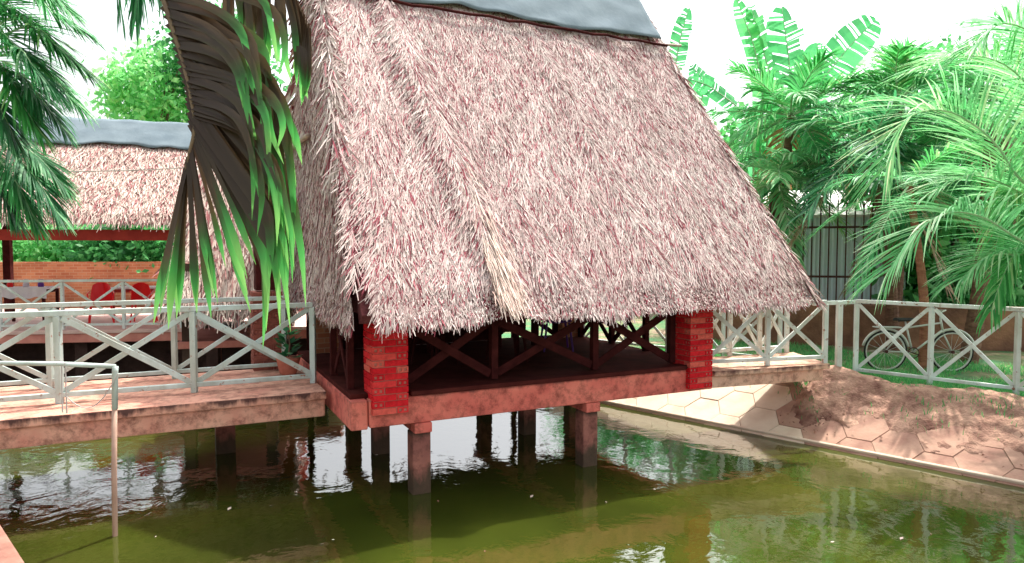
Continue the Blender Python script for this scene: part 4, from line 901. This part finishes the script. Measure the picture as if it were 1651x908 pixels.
for k, (x, y, d, rad, m_, lab) in enumerate([(20, 405, 21, (2.3, 1, .8), 'leaf_bright', 'pale green bush behind the brick wall at the left edge'), (110, 405, 21.5, (2.2, 1, .8), 'leaf_bright', 'pale green bush behind the brick wall in the middle of the gap'), (205, 405, 19.4, (1.5, .7, .75), 'leaf_tree', 'darker bush hanging over the brick wall'), (320, 405, 21, (2.0, 1, .8), 'leaf_tree', 'bush behind the brick wall by the small hut')]):
    p = P3(x, y, d); tree('bush', lab, (p.x, p.y, GROUND), p, rad, 70, 60, .2, m_, 60 + k, 'bush', .07)
for k, (x, y, d, rad, m_, lab) in enumerate([(1230, 330, 21, (2.4, 1.6, 2.6), 'leaf_tree', 'leafy tree beyond the hut roof behind the palms'), (1400, 250, 22, (3.0, 1.6, 2.6), 'leaf_bright', 'bright leafy tree behind the metal shed'), (1560, 260, 21, (2.8, 1.6, 3.0), 'leaf_tree', 'leafy tree behind the right palms'), (1700, 300, 20, (2.6, 1.6, 3.0), 'leaf_tree', 'leafy tree at the right edge behind the palms'),
                                            (1600, 470, 15.5, (2.4, .8, 1.0), 'leaf_bright', 'bright bush on the far side of the brown wall'), (1050, 400, 22, (3, 1.5, 1.6), 'leaf_tree', 'leafy bush seen through the hut'), (1490, 400, 15.6, (1.5, .8, 1.3), 'leaf_tree', 'leafy bush right of the iron fence behind the bicycle')]):
    p = P3(x, y, d); tree('broadleaf_tree' if k < 4 else 'bush', lab, (p.x, p.y, GROUND), p, rad, 110, 80, .24, m_, 80 + k, 'tree' if k < 4 else 'bush', .14)

# grass
def grass(name, pts, hgt, w, label):
    P = np.array(pts); n_ = len(P); az = rng.uniform(0, 6.283, n_); ln = rng.uniform(.4, 1.2, n_) * hgt; lean = rng.normal(0, .45, (n_, 2))
    s_ = np.stack([np.cos(az), np.sin(az), np.zeros(n_)], 1) * w; tip = P + np.concatenate([lean * ln[:, None], ln[:, None]], 1); mid = P + np.concatenate([lean * ln[:, None] * .35, ln[:, None] * .6], 1)
    V = np.stack([P - s_, P + s_, mid + s_ * .7, mid - s_ * .7, tip + s_ * .1, tip - s_ * .1], 1).reshape(-1, 3); b_ = (np.arange(n_) * 6)[:, None]
    o = link(name, npmesh(name, V, np.concatenate([b_ + np.array([[0, 1, 2, 3]]), b_ + np.array([[3, 2, 4, 5]])], 0)), 'grass'); tag(o, label, 'grass', kind='stuff')
gp_ = []
while len(gp_) < 36000:
    e_ = rnd.uniform(-2.5, 7); s_ = rnd.uniform(.15, 3.2) if rnd.random() < .55 else rnd.uniform(-.05, 1.0)
    x, y = 4.0 + .7071 * e_ + .7071 * s_, 11.1 - .7071 * e_ + .7071 * s_
    d = mn.noise(Vector((x * 1.3, y * 1.3, 0)))
    if s_ < .22 + .3 * d and rnd.random() < .75 or (s_ > 1.0 and d < -.25): continue
    h_ = H(0, 0); du = (x - C0.x) * UX + (y - C0.y) * UY; dv = -(x - C0.x) * UY + (y - C0.y) * UX
    if du < 6.95 and -.5 < dv < 1.1: continue
    gp_.append((x, y, GROUND - .01))
grass('grass', gp_, .10, .006, 'short green grass around the white bank fence')

fl = MB(); r8 = random.Random(8)
for _ in range(36):
    y = r8.uniform(5.2, 10); x = r8.uniform(-.55, .62) * y
    if x + y > 12.9 or x + y < 1.9: continue
    q = r8.uniform(0, 6.28); ln = r8.uniform(.010, .024) * (2.2 if r8.random() < .12 else 1); a = Vector((math.cos(q), math.sin(q), 0)); b = Vector((-a.y, a.x, 0)) * ln * .35; c = Vector((x, y, WATER + .006))
    fl.add([c - a * ln, c + b + Vector((0, 0, .004)), c + a * ln, c - b], [(0, 1, 2, 3)])
tag(fl.build('floating_leaves', 'thatch_old'), 'scattered pale leaf scraps floating on the pond', 'leaves', kind='stuff')
tp_ = []
for _ in range(1500):
    e_ = rnd.gauss(1.25, .35) if rnd.random() < .35 else rnd.uniform(.9, 8); s_ = abs(rnd.gauss(0, .35))
    if mn.noise(Vector((e_ * 2.2, s_ * 2.2, 5))) < .02: continue
    tp_.append(tuple(Vector(bank.location) + BK(e_, s_, .06)))
grass('bank_weeds', tp_, .09, .006, 'straggling weeds on the brown soil of the bank')
